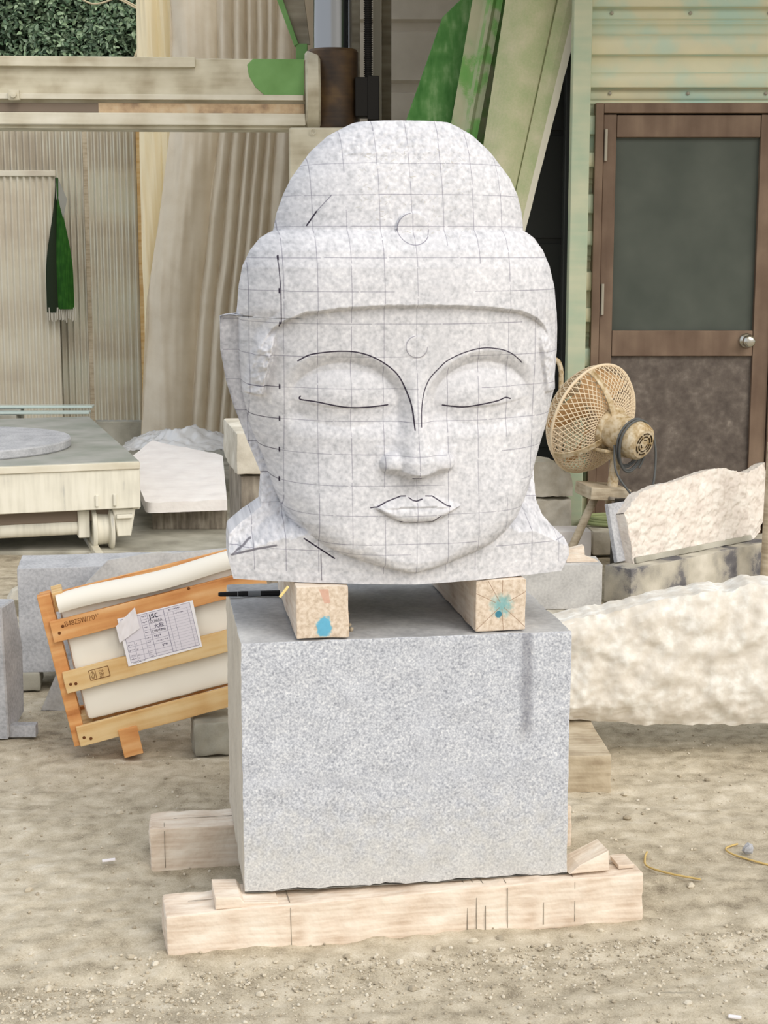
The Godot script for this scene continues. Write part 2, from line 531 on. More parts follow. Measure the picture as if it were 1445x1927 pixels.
	M.ink_brown = mat(C(108, 66, 36), 0.8)
	M.black = mat(C(28, 28, 30), 0.45)
	M.grey_label = mat(C(120, 124, 128), 0.5)
	M.yellow_wood = mat(C(238, 216, 150), 0.8)
	M.glass_strip = mat(C(206, 222, 218), 0.15)
	M.glass_strip.metallic_specular = 0.6
	M.plastic = mat(C(206, 208, 212), 0.25)
	M.plastic.metallic_specular = 0.6
	M.straw = mat(C(204, 178, 118), 0.8)
	M.table_top = mat(C(255, 255, 255), 0.55, itex(cimg(W, W, [[broad, 0.9], [mid, 0.3]], [[0.0, [142, 148, 138]], [0.5, [164, 166, 160]], [1.0, [182, 182, 178]]], 0.08)), 0.7)
	M.table_pale = mat(C(255, 255, 255), 0.7, itex(cimg(W, W, [[vstreak, 0.7], [broad, 0.6]], [[0.0, [176, 176, 172]], [0.25, [214, 211, 198]], [0.6, [226, 223, 210]], [1.0, [231, 228, 217]]], 0.05)), 1.2)
	M.wheel_iron = mat(C(148, 130, 112), 0.6)
	for k in 4:
		M["peb%d" % k] = mat([C(184, 174, 155), C(201, 192, 174), C(164, 154, 136), C(206, 199, 184)][k], 0.9)

# ---------- the head ----------
const HULL := [0.0, -0.335, 0.295, 0.03, -0.342, 0.312, 0.06, -0.342, 0.308, 0.08, -0.34, 0.288, 0.10, -0.315, 0.272, 0.125, -0.277, 0.264, 0.18, -0.272, 0.266, 0.24, -0.296, 0.270, 0.31, -0.322, 0.286, 0.36, -0.336, 0.299, 0.42, -0.346, 0.303, 0.487, -0.346, 0.304, 0.4895, -0.314, 0.304, 0.54, -0.310, 0.299, 0.58, -0.302, 0.289, 0.61, -0.287, 0.276, 0.633, -0.268, 0.260, 0.643, -0.252, 0.247, 0.647, -0.242, 0.241, 0.68, -0.235, 0.238, 0.715, -0.222, 0.229, 0.745, -0.207, 0.215, 0.795, -0.170, 0.176, 0.825, -0.136, 0.143, 0.84, -0.107, 0.117, 0.848, -0.09, 0.10]
const CORE_HW := [0.0265, 0.022, 0.030, 0.052, 0.036, 0.080, 0.044, 0.108, 0.056, 0.145, 0.072, 0.180, 0.092, 0.206, 0.113, 0.225, 0.16, 0.248, 0.217, 0.268, 0.27, 0.289, 0.34, 0.305, 0.42, 0.310, 0.52, 0.310]
const FACE_Z := [0.0, 0.238, 0.01, 0.257, 0.02, 0.268, 0.035, 0.273, 0.06, 0.271, 0.12, 0.267, 0.2, 0.262, 0.3, 0.257, 0.4, 0.258, 0.5, 0.258, 0.6, 0.258]
const HAIR_Z := [0.3, 0.262, 0.5, 0.274, 0.55, 0.268, 0.58, 0.262, 0.61, 0.249, 0.632, 0.228, 0.643, 0.208, 0.65, 0.19]
const HAIRLINE := [0.0, 0.508, 0.06, 0.508, 0.14, 0.503, 0.198, 0.495, 0.231, 0.482, 0.255, 0.464, 0.272, 0.44, 0.286, 0.39, 0.30, 0.33, 0.36, 0.2]
var hn := FastNoiseLite.new()

func lut1(a: Array, x: float) -> float:
	if x <= a[0]: return a[1]
	for k in range(2, a.size(), 2):
		if x <= a[k]:
			return lerpf(a[k - 1], a[k + 1], (x - a[k - 2]) / (a[k] - a[k - 2]))
	return a[-1]

func hull(y: float) -> Vector2:
	for k in range(3, HULL.size(), 3):
		if y <= HULL[k]:
			var f: float = (y - HULL[k - 3]) / (HULL[k] - HULL[k - 3])
			return Vector2(lerpf(HULL[k - 2], HULL[k + 1], f), lerpf(HULL[k - 1], HULL[k + 2], f))
	return Vector2(HULL[-2], HULL[-1])

func smax(a: float, b: float, k: float) -> float:
	var h := clampf(0.5 + 0.5 * (a - b) / k, 0.0, 1.0)
	return lerpf(b, a, h) + k * h * (1.0 - h)

func sup(t: float, e: float) -> float:
	t = absf(t)
	return 0.0 if t >= 1.0 else pow(1.0 - pow(t, e), 1.0 / e)

# how far the front of the head stands forward at a height and distance from its middle
func head_z(x: float, y: float, hu: Vector2) -> float:
	var mid := (hu.x + hu.y) * 0.5
	var hw := (hu.y - hu.x) * 0.5
	var th := (x - mid) / hw
	var rough := hn.get_noise_2d(x, y)
	if y > 0.645:
		var zu := 0.205 * sqrt(maxf(0.0, 1.0 - pow((y - 0.60) / 0.279, 2.0)))
		var z := zu * sup(th, 2.3)
		if y > 0.782 + rough * 0.006 and x > -0.125 and x < 0.135: z += 0.0012 + rough * 0.0035
		elif absf(x - 0.02) < 0.09: z += rough * 0.0015
		var dc := Vector2(x + 0.004, y - 0.648).length()
		if dc < 0.030: z = maxf(z, 0.209 - 0.2 * x * x)
		return z
	var ax := absf(x + 0.003)
	# face
	var z := -0.06
	var fw := lut1(CORE_HW, y)
	var tf := (x + lerpf(0.008, 0.001, smoothstep(0.05, 0.25, y))) / fw
	if y > 0.024 and y < 0.52 and absf(tf) < 1.0:
		var d := 0.0
		if y > 0.26 and ax < 0.26:
			var q1 := Vector2((ax - 0.135) / 0.128, maxf(0.0, y - 0.31) / 0.121).length()
			var q2 := Vector2((ax - 0.128) / 0.095, maxf(0.0, y - 0.335) / 0.075).length()
			var s := 1.0 if q2 <= 1.0 else clampf((1.0 - q1) / (maxf(1.0 - q1, 0.0) + (q2 - 1.0) + 1e-6), 0.0, 1.0)
			if q1 >= 1.0: s = 0.0
			d -= 0.017 * s * smoothstep(0.27, 0.32, y) * smoothstep(0.262, 0.20, ax)
			var e2 := pow((ax - 0.128) / 0.098, 2.0) + pow((y - 0.345) / 0.052, 2.0)
			if e2 < 1.0:
				var ye := 0.3295 + pow((ax - 0.11) / 0.1, 2.0) * 0.010
				var lid := 0.016 * (1.0 - e2)
				if y < ye: lid -= 0.0035 * smoothstep(0.0, 0.003, ye - y) * (1.0 - e2)
				d += lid
		if y > 0.19 and y < 0.42 and ax < 0.09:
			var wn := lut1([0.19, 0.062, 0.235, 0.062, 0.26, 0.050, 0.30, 0.038, 0.33, 0.029, 0.36, 0.026, 0.42, 0.03], y)
			var hnn := lut1([0.19, 0.040, 0.215, 0.043, 0.232, 0.044, 0.26, 0.033, 0.30, 0.021, 0.33, 0.015, 0.36, 0.009, 0.40, 0.002, 0.42, 0.0], y)
			var nz_ := hnn * (1.0 - smoothstep(0.10, 1.0, ax / wn))
			var wing := 0.027 * sup(Vector2((ax - 0.041) / 0.027, (y - 0.228) / 0.022).length(), 2.0)
			nz_ = smax(nz_, wing, 0.006) if ax < 0.075 and y < 0.26 else nz_
			var cut := 0.200 + 0.010 * smoothstep(0.0, 0.05, ax)
			d += nz_ * smoothstep(cut - 0.003, cut + 0.011, y)
		if y > 0.11 and y < 0.175 and ax < 0.095:
			var yu := lut1([0.0, 0.159, 0.013, 0.166, 0.026, 0.169, 0.05, 0.161, 0.075, 0.151, 0.084, 0.148, 0.1, 0.147], ax)
			var yl := lut1([0.0, 0.1205, 0.03, 0.122, 0.05, 0.131, 0.07, 0.144, 0.078, 0.148, 0.1, 0.148], ax)
			var ym := 0.1485 + 0.0012 * cos(ax * 60.0)
			var fade := smoothstep(0.09, 0.05, ax) * 0.7 + 0.3
			if y < yu and y >= ym:
				d += fade * (0.002 + 0.010 * (yu - y) / maxf(yu - ym, 0.004)) * smoothstep(0.088, 0.078, ax)
			elif y < ym and y > yl:
				var t := (ym - y) / maxf(ym - yl, 0.004)
				d += fade * (0.003 + 0.011 * pow(sin(PI * clampf(t * 0.85 + 0.08, 0.0, 1.0)), 0.7))
		if y < 0.10 and ax < 0.125:
			var yc := lut1([0.0, 0.044, 0.045, 0.049, 0.075, 0.063, 0.093, 0.079, 0.125, 0.11], ax)
			d -= 0.32 * maxf(0.0, yc - y) * smoothstep(0.13, 0.05, ax)
		var du := Vector2(x + 0.004, y - 0.439).length()
		if du < 0.0205: d += 0.0015
		z = lut1(FACE_Z, y) * sup(tf, lerpf(4.2, 2.3, smoothstep(0.04, 0.28, y))) + d * smoothstep(1.0, 0.9, absf(tf))
	# hair
	var yh := lut1(HAIRLINE, ax) + rough * 0.0012
	if y > 0.32 and ax < 0.322:
		var hh := Vector2(maxf(hu.x, -0.315), hu.y)
		var tt := (x - (hh.x + hh.y) * 0.5) / ((hh.y - hh.x) * 0.5)
		var zh := lut1(HAIR_Z, y) * sup(tt, 2.45)
		if y > yh:
			var pr := maxf(smoothstep(0.288, 0.235, ax), smoothstep(0.46, 0.51, y))
			z = lerpf(z, zh, smoothstep(0.0, 0.006, y - yh) * pr) if y < 0.515 else zh
		var dc := Vector2(x + 0.004, y - 0.648).length()
		if dc < 0.030: z = maxf(z, 0.209 + (0.645 - y) * 0.9 - 0.2 * x * x)
	# uncarved strip before the ear
	if y > 0.342 and y < 0.47:
		var sx := lerpf(0.285, 0.262, (y - 0.345) / 0.105) + (0.004 if x < 0 else -0.004)
		var w := absf(ax - sx)
		z += (0.034 if x < 0 else 0.014) * smoothstep(0.020, 0.011, w + rough * 0.002) * smoothstep(0.342, 0.347, y) * smoothstep(0.47, 0.43, y) * (1.0 + rough * 0.25)
	# ear blocks and neck
	if y < 0.50:
		var ze := lut1([0.0, 0.14, 0.06, 0.125, 0.10, 0.10, 0.14, 0.07, 0.2, 0.035, 0.28, -0.002, 0.33, -0.010, 0.5, -0.012], y)
		ze -= 0.008 * (1.0 - sup(th, 12.0))
		if y < 0.25: ze += rough * 0.004
		z = smax(z, ze, 0.008)
	# base
	if y < 0.14:
		var zb := 0.25 - 0.15 * ax - 0.45 * ax * ax
		var yt := lerpf(0.044, 0.082, clampf((0.343 - ax) / 0.10, 0.0, 1.0)) + rough * 0.004
		if ax < 0.24: yt += smoothstep(0.24, 0.12, ax) * 0.03
		if x > 0.2: yt = lerpf(0.03, 0.085, clampf((0.345 - x) / 0.11, 0.0, 1.0))
		if y > yt: zb -= (y - yt) / 0.42 * (1.0 + 6.0 * maxf(0.0, y - yt))
		zb += rough * 0.0006
		z = maxf(z, zb) if y < yt else smax(z, zb, 0.006)
	return z

func head_mesh() -> MB:
	hn.seed = 5
	hn.frequency = 55.0
	hn.fractal_octaves = 2
	var mb := MB.new()
	var NR := HEAD_ROWS
	var NC := HEAD_COLS
	var fr := []
	var bk := []
	var ys := []
	for r in NR + 1:
		ys.append(0.848 * r / NR)
	for e in [[0.4875, 0.4895], [0.644, 0.6465]]:
		for k in ys.size():
			if absf(ys[k] - e[0]) < 0.001: ys[k] = e[0]
	for y in ys:
		var hu := hull(y)
		var f := PackedVector3Array()
		var b := PackedVector3Array()
		for c in NC + 1:
			var t := -PI / 2 + PI * c / NC
			var x := (hu.x + hu.y) * 0.5 + (hu.y - hu.x) * 0.5 * sin(t)
			f.append(Vector3(x, y, head_z(x, y, hu)))
		for c in 41:
			var t := -PI / 2 + PI * c / 40
			var x := (hu.x + hu.y) * 0.5 + (hu.y - hu.x) * 0.5 * sin(t)
			b.append(Vector3(x, y, -0.24 * cos(t) * (1.0 if y < 0.6 else maxf(0.3, (hu.y - hu.x) / 0.6))))
		fr.append(f)
		bk.append(b)
	var v0 := 0
	mb.grid(fr)
	for k in mb.v.size():
		mb.u[k] = Vector2((mb.v[k].x + 0.36) / 0.72, 1.0 - (mb.v[k].y + 0.01) / 0.87)
	v0 = mb.v.size()
	var rev := []
	for b in bk:
		var q: PackedVector3Array = b.duplicate()
		q.reverse()
		rev.append(q)
	mb.grid(rev)
	# sides where the front does not meet the back, then the bottom and the top
	for side in 2:
		var rows := []
		for r in ys.size():
			var a: Vector3 = fr[r][0] if side == 0 else bk[r][40]
			var b: Vector3 = bk[r][0] if side == 0 else fr[r][NC]
			rows.append(PackedVector3Array([b, a] if side == 0 else [b, a]))
		mb.grid(rows)
	for e in [0, ys.size() - 1]:
		var a := PackedVector3Array()
		var b := PackedVector3Array()
		for k in 81:
			var t := k / 80.0
			a.append(fr[e][int(t * NC)])
			b.append(bk[e][int(t * 40)])
		mb.grid([a, b] if e > 0 else [b, a])
	for k in range(v0, mb.v.size()):
		mb.u[k] = Vector2((mb.v[k].x + 0.36) / 0.72, 1.0 - (mb.v[k].y + 0.01) / 0.87)
	return mb

# a drawn line on the stone: points in metres on the head's front, width in millimetres
func stroke(im: Image, pts: Array, wd: float, col: Color, alpha: float, wob := 0.0, sd := 1) -> void:
	var rg := RandomNumberGenerator.new()
	rg.seed = sd
	var w := im.get_width()
	var h := im.get_height()
	var sc := w / 0.72
	for k in pts.size() - 1:
		var a: Vector2 = pts[k]
		var b: Vector2 = pts[k + 1]
		var n := maxi(1, int(a.distance_to(b) * sc / 0.8))
		for s in n:
			var p := a.lerp(b, float(s) / n)
			var px := (p.x + 0.36) * sc
			var py := (0.86 - p.y) * h / 0.87
			var al := alpha * (1.0 - wob * rg.randf())
			var rr := wd * 0.001 * sc * 0.5
			for yy in range(int(py - rr - 1), int(py + rr + 2)):
				for xx in range(int(px - rr - 1), int(px + rr + 2)):
					if xx < 0 or yy < 0 or xx >= w or yy >= h: continue
					var d := Vector2(xx + 0.5 - px, yy + 0.5 - py).length()
					var f := clampf(rr + 0.5 - d, 0.0, 1.0) * al * 0.55
					if f > 0.0: im.set_pixel(xx, yy, im.get_pixel(xx, yy).lerp(col, f))

func head_texture() -> ImageTexture:
	var w := 1224
	var h := 1479
	var fine := nz(w, h, 41, 0.11, 2, 612, 740)
	var swirl := nz(w, h, 42, 0.045, 3, 612, 740)
	var broad := nz(w, h, 43, 0.012, 4, 306, 370)
	var im := cimg(w, h, [[fine, 0.6], [swirl, 0.45], [broad, 0.2]], [[0.0, [166, 167, 172]], [0.3, [194, 195, 200]], [0.55, [210, 210, 215]], [0.8, [224, 224, 228]], [1.0, [242, 242, 244]]], 0.2)
	var gl := C(120, 118, 132)
	var rg := RandomNumberGenerator.new()
	rg.seed = 77
	# the sculptor's squared grid
	for k in range(-5, 6):
		var x := -0.004 + 0.0585 * k
		var y := 0.02
		while y < 0.83:
			var l := rg.randf_range(0.05, 0.16)
			if rg.randf() < 0.88:
				stroke(im, [Vector2(x + rg.randf_range(-0.0008, 0.0008), y), Vector2(x + rg.randf_range(-0.0008, 0.0008), y + l * 0.96)], 1.15, gl, rg.randf_range(0.6, 1.0), 0.4, int(y * 1000) + k)
			y += l
	for y in [0.061, 0.08, 0.133, 0.187, 0.244, 0.303, 0.363, 0.421, 0.480, 0.538, 0.597, 0.653, 0.710, 0.767]:
		var x := -0.34
		while x < 0.34:
			var l := rg.randf_range(0.06, 0.2)
			if rg.randf() < 0.9 and not (y == 0.061 and absf(x) < 0.13) and not (y == 0.08 and absf(x + l * 0.5) > 0.17):
				stroke(im, [Vector2(x, y + rg.randf_range(-0.0007, 0.0007)), Vector2(x + l * 0.97, y + rg.randf_range(-0.0007, 0.0007))], 1.15, gl, rg.randf_range(0.6, 1.0), 0.4, int(y * 1000 + x * 100))
			x += l
	# brows, eyes, lips
	var dk := C(44, 38, 52)
	var bl := spline(P2([-0.214, 0.412, -0.195, 0.423, -0.172, 0.428, -0.143, 0.431, -0.114, 0.430, -0.085, 0.422, -0.057, 0.406, -0.037, 0.387, -0.023, 0.360, -0.014, 0.331, -0.010, 0.290]))
	var br := spline(P2([0.002, 0.296, 0.003, 0.326, 0.008, 0.355, 0.019, 0.380, 0.036, 0.399, 0.055, 0.415, 0.089, 0.429, 0.123, 0.435, 0.158, 0.431, 0.182, 0.421, 0.202, 0.405]))
	stroke(im, bl, 2.3, dk, 1.0, 0.2); stroke(im, br, 1.9, dk, 1.0, 0.2)
	stroke(im, spline(P2([-0.209, 0.347, -0.209, 0.341, -0.181, 0.338, -0.133, 0.330, -0.094, 0.330, -0.054, 0.334])), 2.4, dk, 1.0, 0.2)
	stroke(im, spline(P2([0.046, 0.332, 0.082, 0.328, 0.112, 0.331, 0.151, 0.337, 0.168, 0.342, 0.180, 0.339])), 2.4, dk, 1.0, 0.2)
	for l in [[-0.089, 0.148, -0.077, 0.150, -0.058, 0.160, -0.033, 0.169, -0.024, 0.169], [-0.019, 0.166, -0.012, 0.161, -0.004, 0.159, 0.006, 0.163], [0.012, 0.168, 0.024, 0.168, 0.050, 0.151, 0.058, 0.149], [-0.036, 0.1225, -0.006, 0.1205, 0.023, 0.1215, 0.038, 0.132]]:
		stroke(im, P2(l), 2.0, dk, 0.9, 0.3)
	stroke(im, P2([-0.012, 0.201, 0.004, 0.201]), 2.2, dk, 0.9)
	stroke(im, P2([-0.205, 0.083, -0.15, 0.047]), 2.6, dk, 1.0, 0.1)
	stroke(im, P2([-0.175, 0.055, -0.174, 0.005]), 1.4, dk, 0.7, 0.3)
	stroke(im, P2([-0.337, 0.046, -0.29, 0.06, -0.255, 0.068]), 4.0, C(120, 118, 126), 0.8, 0.4)
	stroke(im, P2([-0.337, 0.046, -0.30, 0.075]), 3.0, C(120, 118, 126), 0.8, 0.4)
	stroke(im, P2([-0.190, 0.655, -0.172, 0.681]), 2.4, dk, 0.9); stroke(im, P2([-0.172, 0.681, -0.145, 0.710]), 1.4, gl, 1.0)
	stroke(im, P2([-0.247, 0.60, -0.245, 0.582, -0.243, 0.54, -0.243, 0.478]), 1.8, dk, 0.7, 0.4)
	for y in [0.538, 0.597, 0.478, 0.363, 0.303, 0.244, 0.187]:
		stroke(im, P2([-0.2455, y + 0.004, -0.2455, y - 0.004]), 2.6, dk, 0.9)
	for y in [0.363, 0.303, 0.244, 0.187]:
		stroke(im, P2([-0.30, y, -0.245, y]), 1.5, dk, 0.5, 0.3)
	for c in [[-0.004, 0.648, 0.0285, 0.85], [-0.004, 0.439, 0.0195, 0.7]]:
		var pts := []
		for k in 33:
			var a := PI * 0.55 + PI * 1.45 * k / 32.0
			pts.append(Vector2(c[0] + cos(a) * c[2], c[1] + sin(a) * c[2]))
		stroke(im, pts, 1.6, gl, c[3], 0.4)
	# fresh chisel scars
	for k in 240:
		var p := Vector2(rg.randf_range(-0.10, 0.10), rg.randf_range(0.66, 0.80))
		if k % 3 == 0: p.y = rg.randf_range(0.765, 0.80)
		if k % 7 == 0: p = Vector2(rg.randf_range(-0.1, 0.16), rg.randf_range(0.635, 0.648))
		var d := Vector2(rg.randf_range(-0.008, 0.008), rg.randf_range(-0.006, 0.006))
		stroke(im, [p, p + d], rg.randf_range(0.8, 2.0), [C(240, 240, 240), C(176, 174, 168), C(190, 187, 180)][k % 3], rg.randf_range(0.25, 0.6))
	return itex(im)

var HEAD_ROWS := 430
var HEAD_COLS := 430
const YARD := 0.15
var rn := FastNoiseLite.new()
var rnf := FastNoiseLite.new()

# ground height, small ruts and humps
func gy(x: float, z: float) -> float:
	var y := rn.get_noise_2d(x * 0.5, z * 1.6) * 0.012 + rnf.get_noise_2d(x * 0.8, z * 1.5) * 0.0065
	y += 0.008 * exp(-pow((z + 2.70 + 0.19 * (x + 0.4)) / 0.10, 2.0)) * (0.4 + 0.6 * rnf.get_noise_2d(x * 0.3, 9.0))
	return y - 0.006

func _ready() -> void:
	# ----- camera, sky, sun, exposure -----
	var cam := Camera3D.new()
	cam.name = "camera"
	add_child(cam)
	cam.position = V(0, 1.3, 0)
	cam.rotation_degrees = V(-9.591, 0, 0)
	cam.fov = 36.175
	cam.current = true
	var env := Environment.new()
	env.background_mode = Environment.BG_SKY
	var sm := ProceduralSkyMaterial.new()
	sm.sky_top_color = Color(0.93, 0.96, 1.0)
	sm.sky_horizon_color = Color(0.97, 0.98, 1.0)
	sm.sky_curve = 0.2
	sm.ground_bottom_color = Color(0.55, 0.52, 0.46)
	sm.ground_horizon_color = Color(0.75, 0.73, 0.68)
	sm.sun_angle_max = 1.0
	var sky := Sky.new()
	sky.sky_material = sm
	env.sky = sky
	env.background_energy_multiplier = 0.92
	env.tonemap_mode = Environment.TONE_MAPPER_LINEAR
	env.tonemap_exposure = 1.04
	env.sdfgi_enabled = true
	env.ssao_enabled = true
	env.ssil_enabled = true
	var we := WorldEnvironment.new()
	we.name = "world_environment"
	we.environment = env
	add_child(we)
	var sun := DirectionalLight3D.new()
	sun.name = "sun_through_haze"
	sun.light_color = Color(1.0, 0.98, 0.95)
	sun.light_energy = 0.8
	sun.light_angular_distance = 50.0
	sun.shadow_enabled = true
	add_child(sun)
	sun.look_at_from_position(V(1.05, 1.4, 1.35), Vector3.ZERO)

	rn.seed = 3; rn.frequency = 2.0; rn.fractal_octaves = 3
	rnf.seed = 8; rnf.frequency = 17.0; rnf.fractal_octaves = 3
	make_materials()
	setting()
	machine()
	leaning_panels()
	pedestal_and_head()
	crate()
	left_stones()
	right_stones()
	fan()
	hedge()
	small_things()

# ---------- ground, sheds ----------
func setting() -> void:
	var w := 1536
	var st := nz(w, w, 51, 0.03, 4, 384, 1536)
	var fn := nz(w, w, 52, 0.05, 4, 768, 768)
	var br := nz(w, w, 53, 0.006, 4, 384, 384)
	var gt := itex(cimg(w, w, [[st, 0.3], [fn, 0.55], [br, 0.4]], [[0.0, [122, 112, 96]], [0.25, [163, 153, 134]], [0.5, [187, 177, 157]], [0.75, [203, 194, 176]], [1.0, [226, 219, 205]]], 0.32))
	M.dirt = mat(C(255, 255, 255), 0.95)
	M.dirt.albedo_texture = gt
	M.dirt.heightmap_enabled = true
	M.dirt.heightmap_texture = btex(768, 768, Image.create_from_data(w, w, false, Image.FORMAT_L8, fn).get_region(Rect2i(0, 0, 768, 768)).get_data())
	M.dirt.heightmap_scale = 0.0
	var xs := []
	var x := -9.0
	while x <= 9.0:
		xs.append(x)
		x += 0.016 if absf(x) < 1.35 else 0.3
	var zs := []
	var z := 8.0
	while z >= -14.0:
		zs.append(z)
		z -= 0.016 if z < -2.2 and z > -4.6 else (0.06 if z < -1.8 and z > -6.6 else 0.4)
	var rows := []
	for zz in zs:
		var r := PackedVector3Array()
		for xx in xs:
			r.append(V(xx, gy(xx, zz) if absf(xx) < 3.0 and zz < 0.0 and zz > -8.0 else -0.006, zz))
		rows.append(r)
	var g := MB.new()
	g.grid(rows)
	for k in g.v.size():
		g.u[k] = Vector2(g.v[k].x / 2.6, g.v[k].z / 2.6)
	M.dirt.heightmap_scale = 0.6
	stru("ground", g, M.dirt)
	# concrete yard floor behind
	stru("floor", box(V(14, 0.06, 7.5), 0.01), M.concrete, V(-3.5, -0.015, -10.35), 0.0)
	# unseen roof added over the back sheds to dim the walls below
	stru("shade_roof", box(V(7.0, 0.08, 6.0), 0.01, T(0, 0, 0, 4, 0, 0)), M.siding_dim, V(3.2, 3.55, -8.3))
	# left back wall of corrugated sheets, open above
	var wl := Node3D.new()
	wl.name = "wall_left"
	add_child(wl)
	wl.position = V(-2.2, 0.0, -10.0)
	wl.set_meta("kind", "structure")
	for s in [[-1.6, 0.335, 0.0, 0.2], [0.35, 0.66, 0.012, 0.21]]:
		var rr := []
		var a := PackedVector3Array(); var b := PackedVector3Array()
		var n := int((s[1] - s[0]) / 0.0052)
		for k in n + 1:
			var xx: float = lerpf(s[0], s[1], float(k) / n)
			var zz: float = s[2] + 0.014 * cos(xx / 0.040 * TAU)
			a.append(V(xx, s[3], zz)); b.append(V(xx, 2.12, zz))
		rr = [a, b]
		var m := MB.new()
		m.grid(rr)
		stru("sheet", m, M.corrugated, Vector3.ZERO, 0.0, wl)
	stru("batten", box(V(0.03, 1.95, 0.02), 0.002, T(0.342, 1.16, 0.012)), M.timber_dusty, Vector3.ZERO, 0.0, wl)
	stru("edge_strip", box(V(0.035, 1.95, 0.02), 0.002, T(0.675, 1.16, 0.0)), M.plank_yellow, Vector3.ZERO, 0.0, wl)
	stru("sill", box(V(2.4, 0.2, 0.12), 0.005, T(-0.45, 0.1, -0.03)), M.concrete, Vector3.ZERO, 0.0, wl)
	# pale board leaning before the left wall
	var t := thing("corrugated_panel", "pale corrugated sheet with a flat top rail before the left shed wall", "panel", V(-2.42, 0.2, -9.88))
	var a2 := PackedVector3Array(); var b2 := PackedVector3Array()
	for k in 221:
		var xx := lerpf(-0.75, 0.39, k / 220.0)
		var zz := 0.011 * cos(xx / 0.040 * TAU)
		a2.append(V(xx, 0.0, zz)); b2.append(V(xx, 1.53, zz))
	var m2 := MB.new()
	m2.grid([a2, b2])
	part("sheet", m2, M.corrugated_wh, t)
	part("top_rail", box(V(1.15, 0.034, 0.035), 0.003, T(-0.18, 1.548, 0.0)), M.corrugated_wh, t)
	# middle wall: horizontal sheets with deep ribs
	var prof := [[0.0, 0.0], [0.245, 0.0], [0.255, -0.035], [0.30, -0.035], [0.313, 0.0]]
	var r2 := []
	for b in range(-1, 12):
		for p in prof:
			var y: float = 2.175 - 0.313 * (7 - b) + p[0]
			if y < 0: continue
			r2.append(PackedVector3Array([V(-0.3, y, p[1]), V(1.6, y, p[1])]))
	var mm := MB.new()
	for k in r2.size() - 1: mm.grid([r2[k], r2[k + 1]])
	stru("wall_back", mm, M.siding_dim, V(0, 0, -8.6))
	stru("wall_back", box(V(2.6, 3.5, 0.06), 0.004), M.siding_dim, V(0.4, 1.75, -9.85))
	# right wall
	var wr := Node3D.new()
	wr.name = "wall_right"
	add_child(wr)
	wr.position = V(0, 0, -7.0)
	wr.set_meta("kind", "structure")
	var pr := [[0.0, 0.0], [0.012, -0.012], [0.022, 0.0], [0.060, 0.002], [0.066, 0.034], [0.124, 0.030], [0.130, 0.006], [0.196, 0.004], [0.205, 0.030], [0.280, 0.028], [0.292, -0.012], [0.324, -0.012], [0.335, 0.0]]
	for s in [[0.868, 2.9, 1.914, 3.5], [0.868, 0.914, -0.1, 1.914], [1.735, 2.9, -0.1, 1.914]]:
		var rws := []
		for b in range(-6, 6):
			for k in pr.size() - 1:
				var y0: float = 1.914 + 0.335 * b + pr[k][0]
				var y1: float = 1.914 + 0.335 * b + pr[k + 1][0]
				if y0 < s[2] - 1e-4 or y0 >= s[3]: continue
				rws.append([y0, pr[k][1], y1, pr[k + 1][1]])
		var m := MB.new()
		var gr := []
		for q in rws:
			for f in [0.0, 0.5]:
				gr.append(PackedVector3Array([V(s[0], lerpf(q[0], q[2], f), lerpf(q[1], q[3], f)), V(s[1], lerpf(q[0], q[2], f), lerpf(q[1], q[3], f))]))
		gr.append(PackedVector3Array([V(s[0], s[3], 0.0), V(s[1], s[3], 0.0)]))
		m.grid(gr)
		stru("siding", m, M.siding, Vector3.ZERO, 0.0, wr)
	var sc := MB.new()
	sc.lathe([Vector2(0, 0.008), Vector2(0.004, 0.007), Vector2(0.008, 0.003), Vector2(0.008, 0)].map(func(p): return p), 8, Transform3D(Basis(Vector3.RIGHT, PI / 2), Vector3.ZERO))
	for y in [1.956, 2.291]:
		for k in 4:
			var o := stru("screw", sc, M.steel_grey, V(0.978 + 0.338 * k, y, 0.003), 0.0, wr)
	stru("backing", box(V(2.2, 3.6, 0.08), 0.005, T(1.9, 1.8, -0.14)), M.dark_steel, Vector3.ZERO, 0.0, wr)
	stru("trim_1", box(V(0.078, 3.5, 0.09), 0.004), M.post_green, V(0.845, 1.75, -6.95))
	# door
	var d := Node3D.new()
	d.name = "door_1"
	add_child(d)
	d.position = V(0.912, 0.0, -7.0)
	d.set_meta("kind", "structure")
	var fr := MB.new()
	fr.rbox(V(0.036, 1.912, 0.11), 0.003, T(0.018, 0.956, 0.0))
	fr.rbox(V(0.036, 1.912, 0.11), 0.003, T(0.812, 0.956, 0.0))
	fr.rbox(V(0.756, 0.042, 0.106), 0.003, T(0.415, 1.891, 0.0))
	stru("door_frame", fr, M.door_brown, Vector3.ZERO, 0.0, d)
	var lf := MB.new()
	lf.rbox(V(0.056, 1.85, 0.04), 0.003, T(0.066, 0.94, 0.02))
	lf.rbox(V(0.072, 1.85, 0.04), 0.003, T(0.755, 0.94, 0.02))
	lf.rbox(V(0.622, 0.094, 0.038), 0.003, T(0.4065, 1.816, 0.02))
	lf.rbox(V(0.622, 0.112, 0.038), 0.003, T(0.4065, 0.88, 0.02))
	lf.rbox(V(0.622, 0.09, 0.038), 0.003, T(0.4065, 0.06, 0.02))
	var leaf := stru("door_leaf", lf, M.door_brown, Vector3.ZERO, 0.0, d)
	stru("pane", box(V(0.63, 0.84, 0.006), 0.001, T(0.408, 1.353, 0.012)), M.glass_dark, Vector3.ZERO, 0.0, d)
	stru("lower_panel", box(V(0.63, 0.72, 0.012), 0.002, T(0.408, 0.465, 0.014)), M.door_low, Vector3.ZERO, 0.0, d)
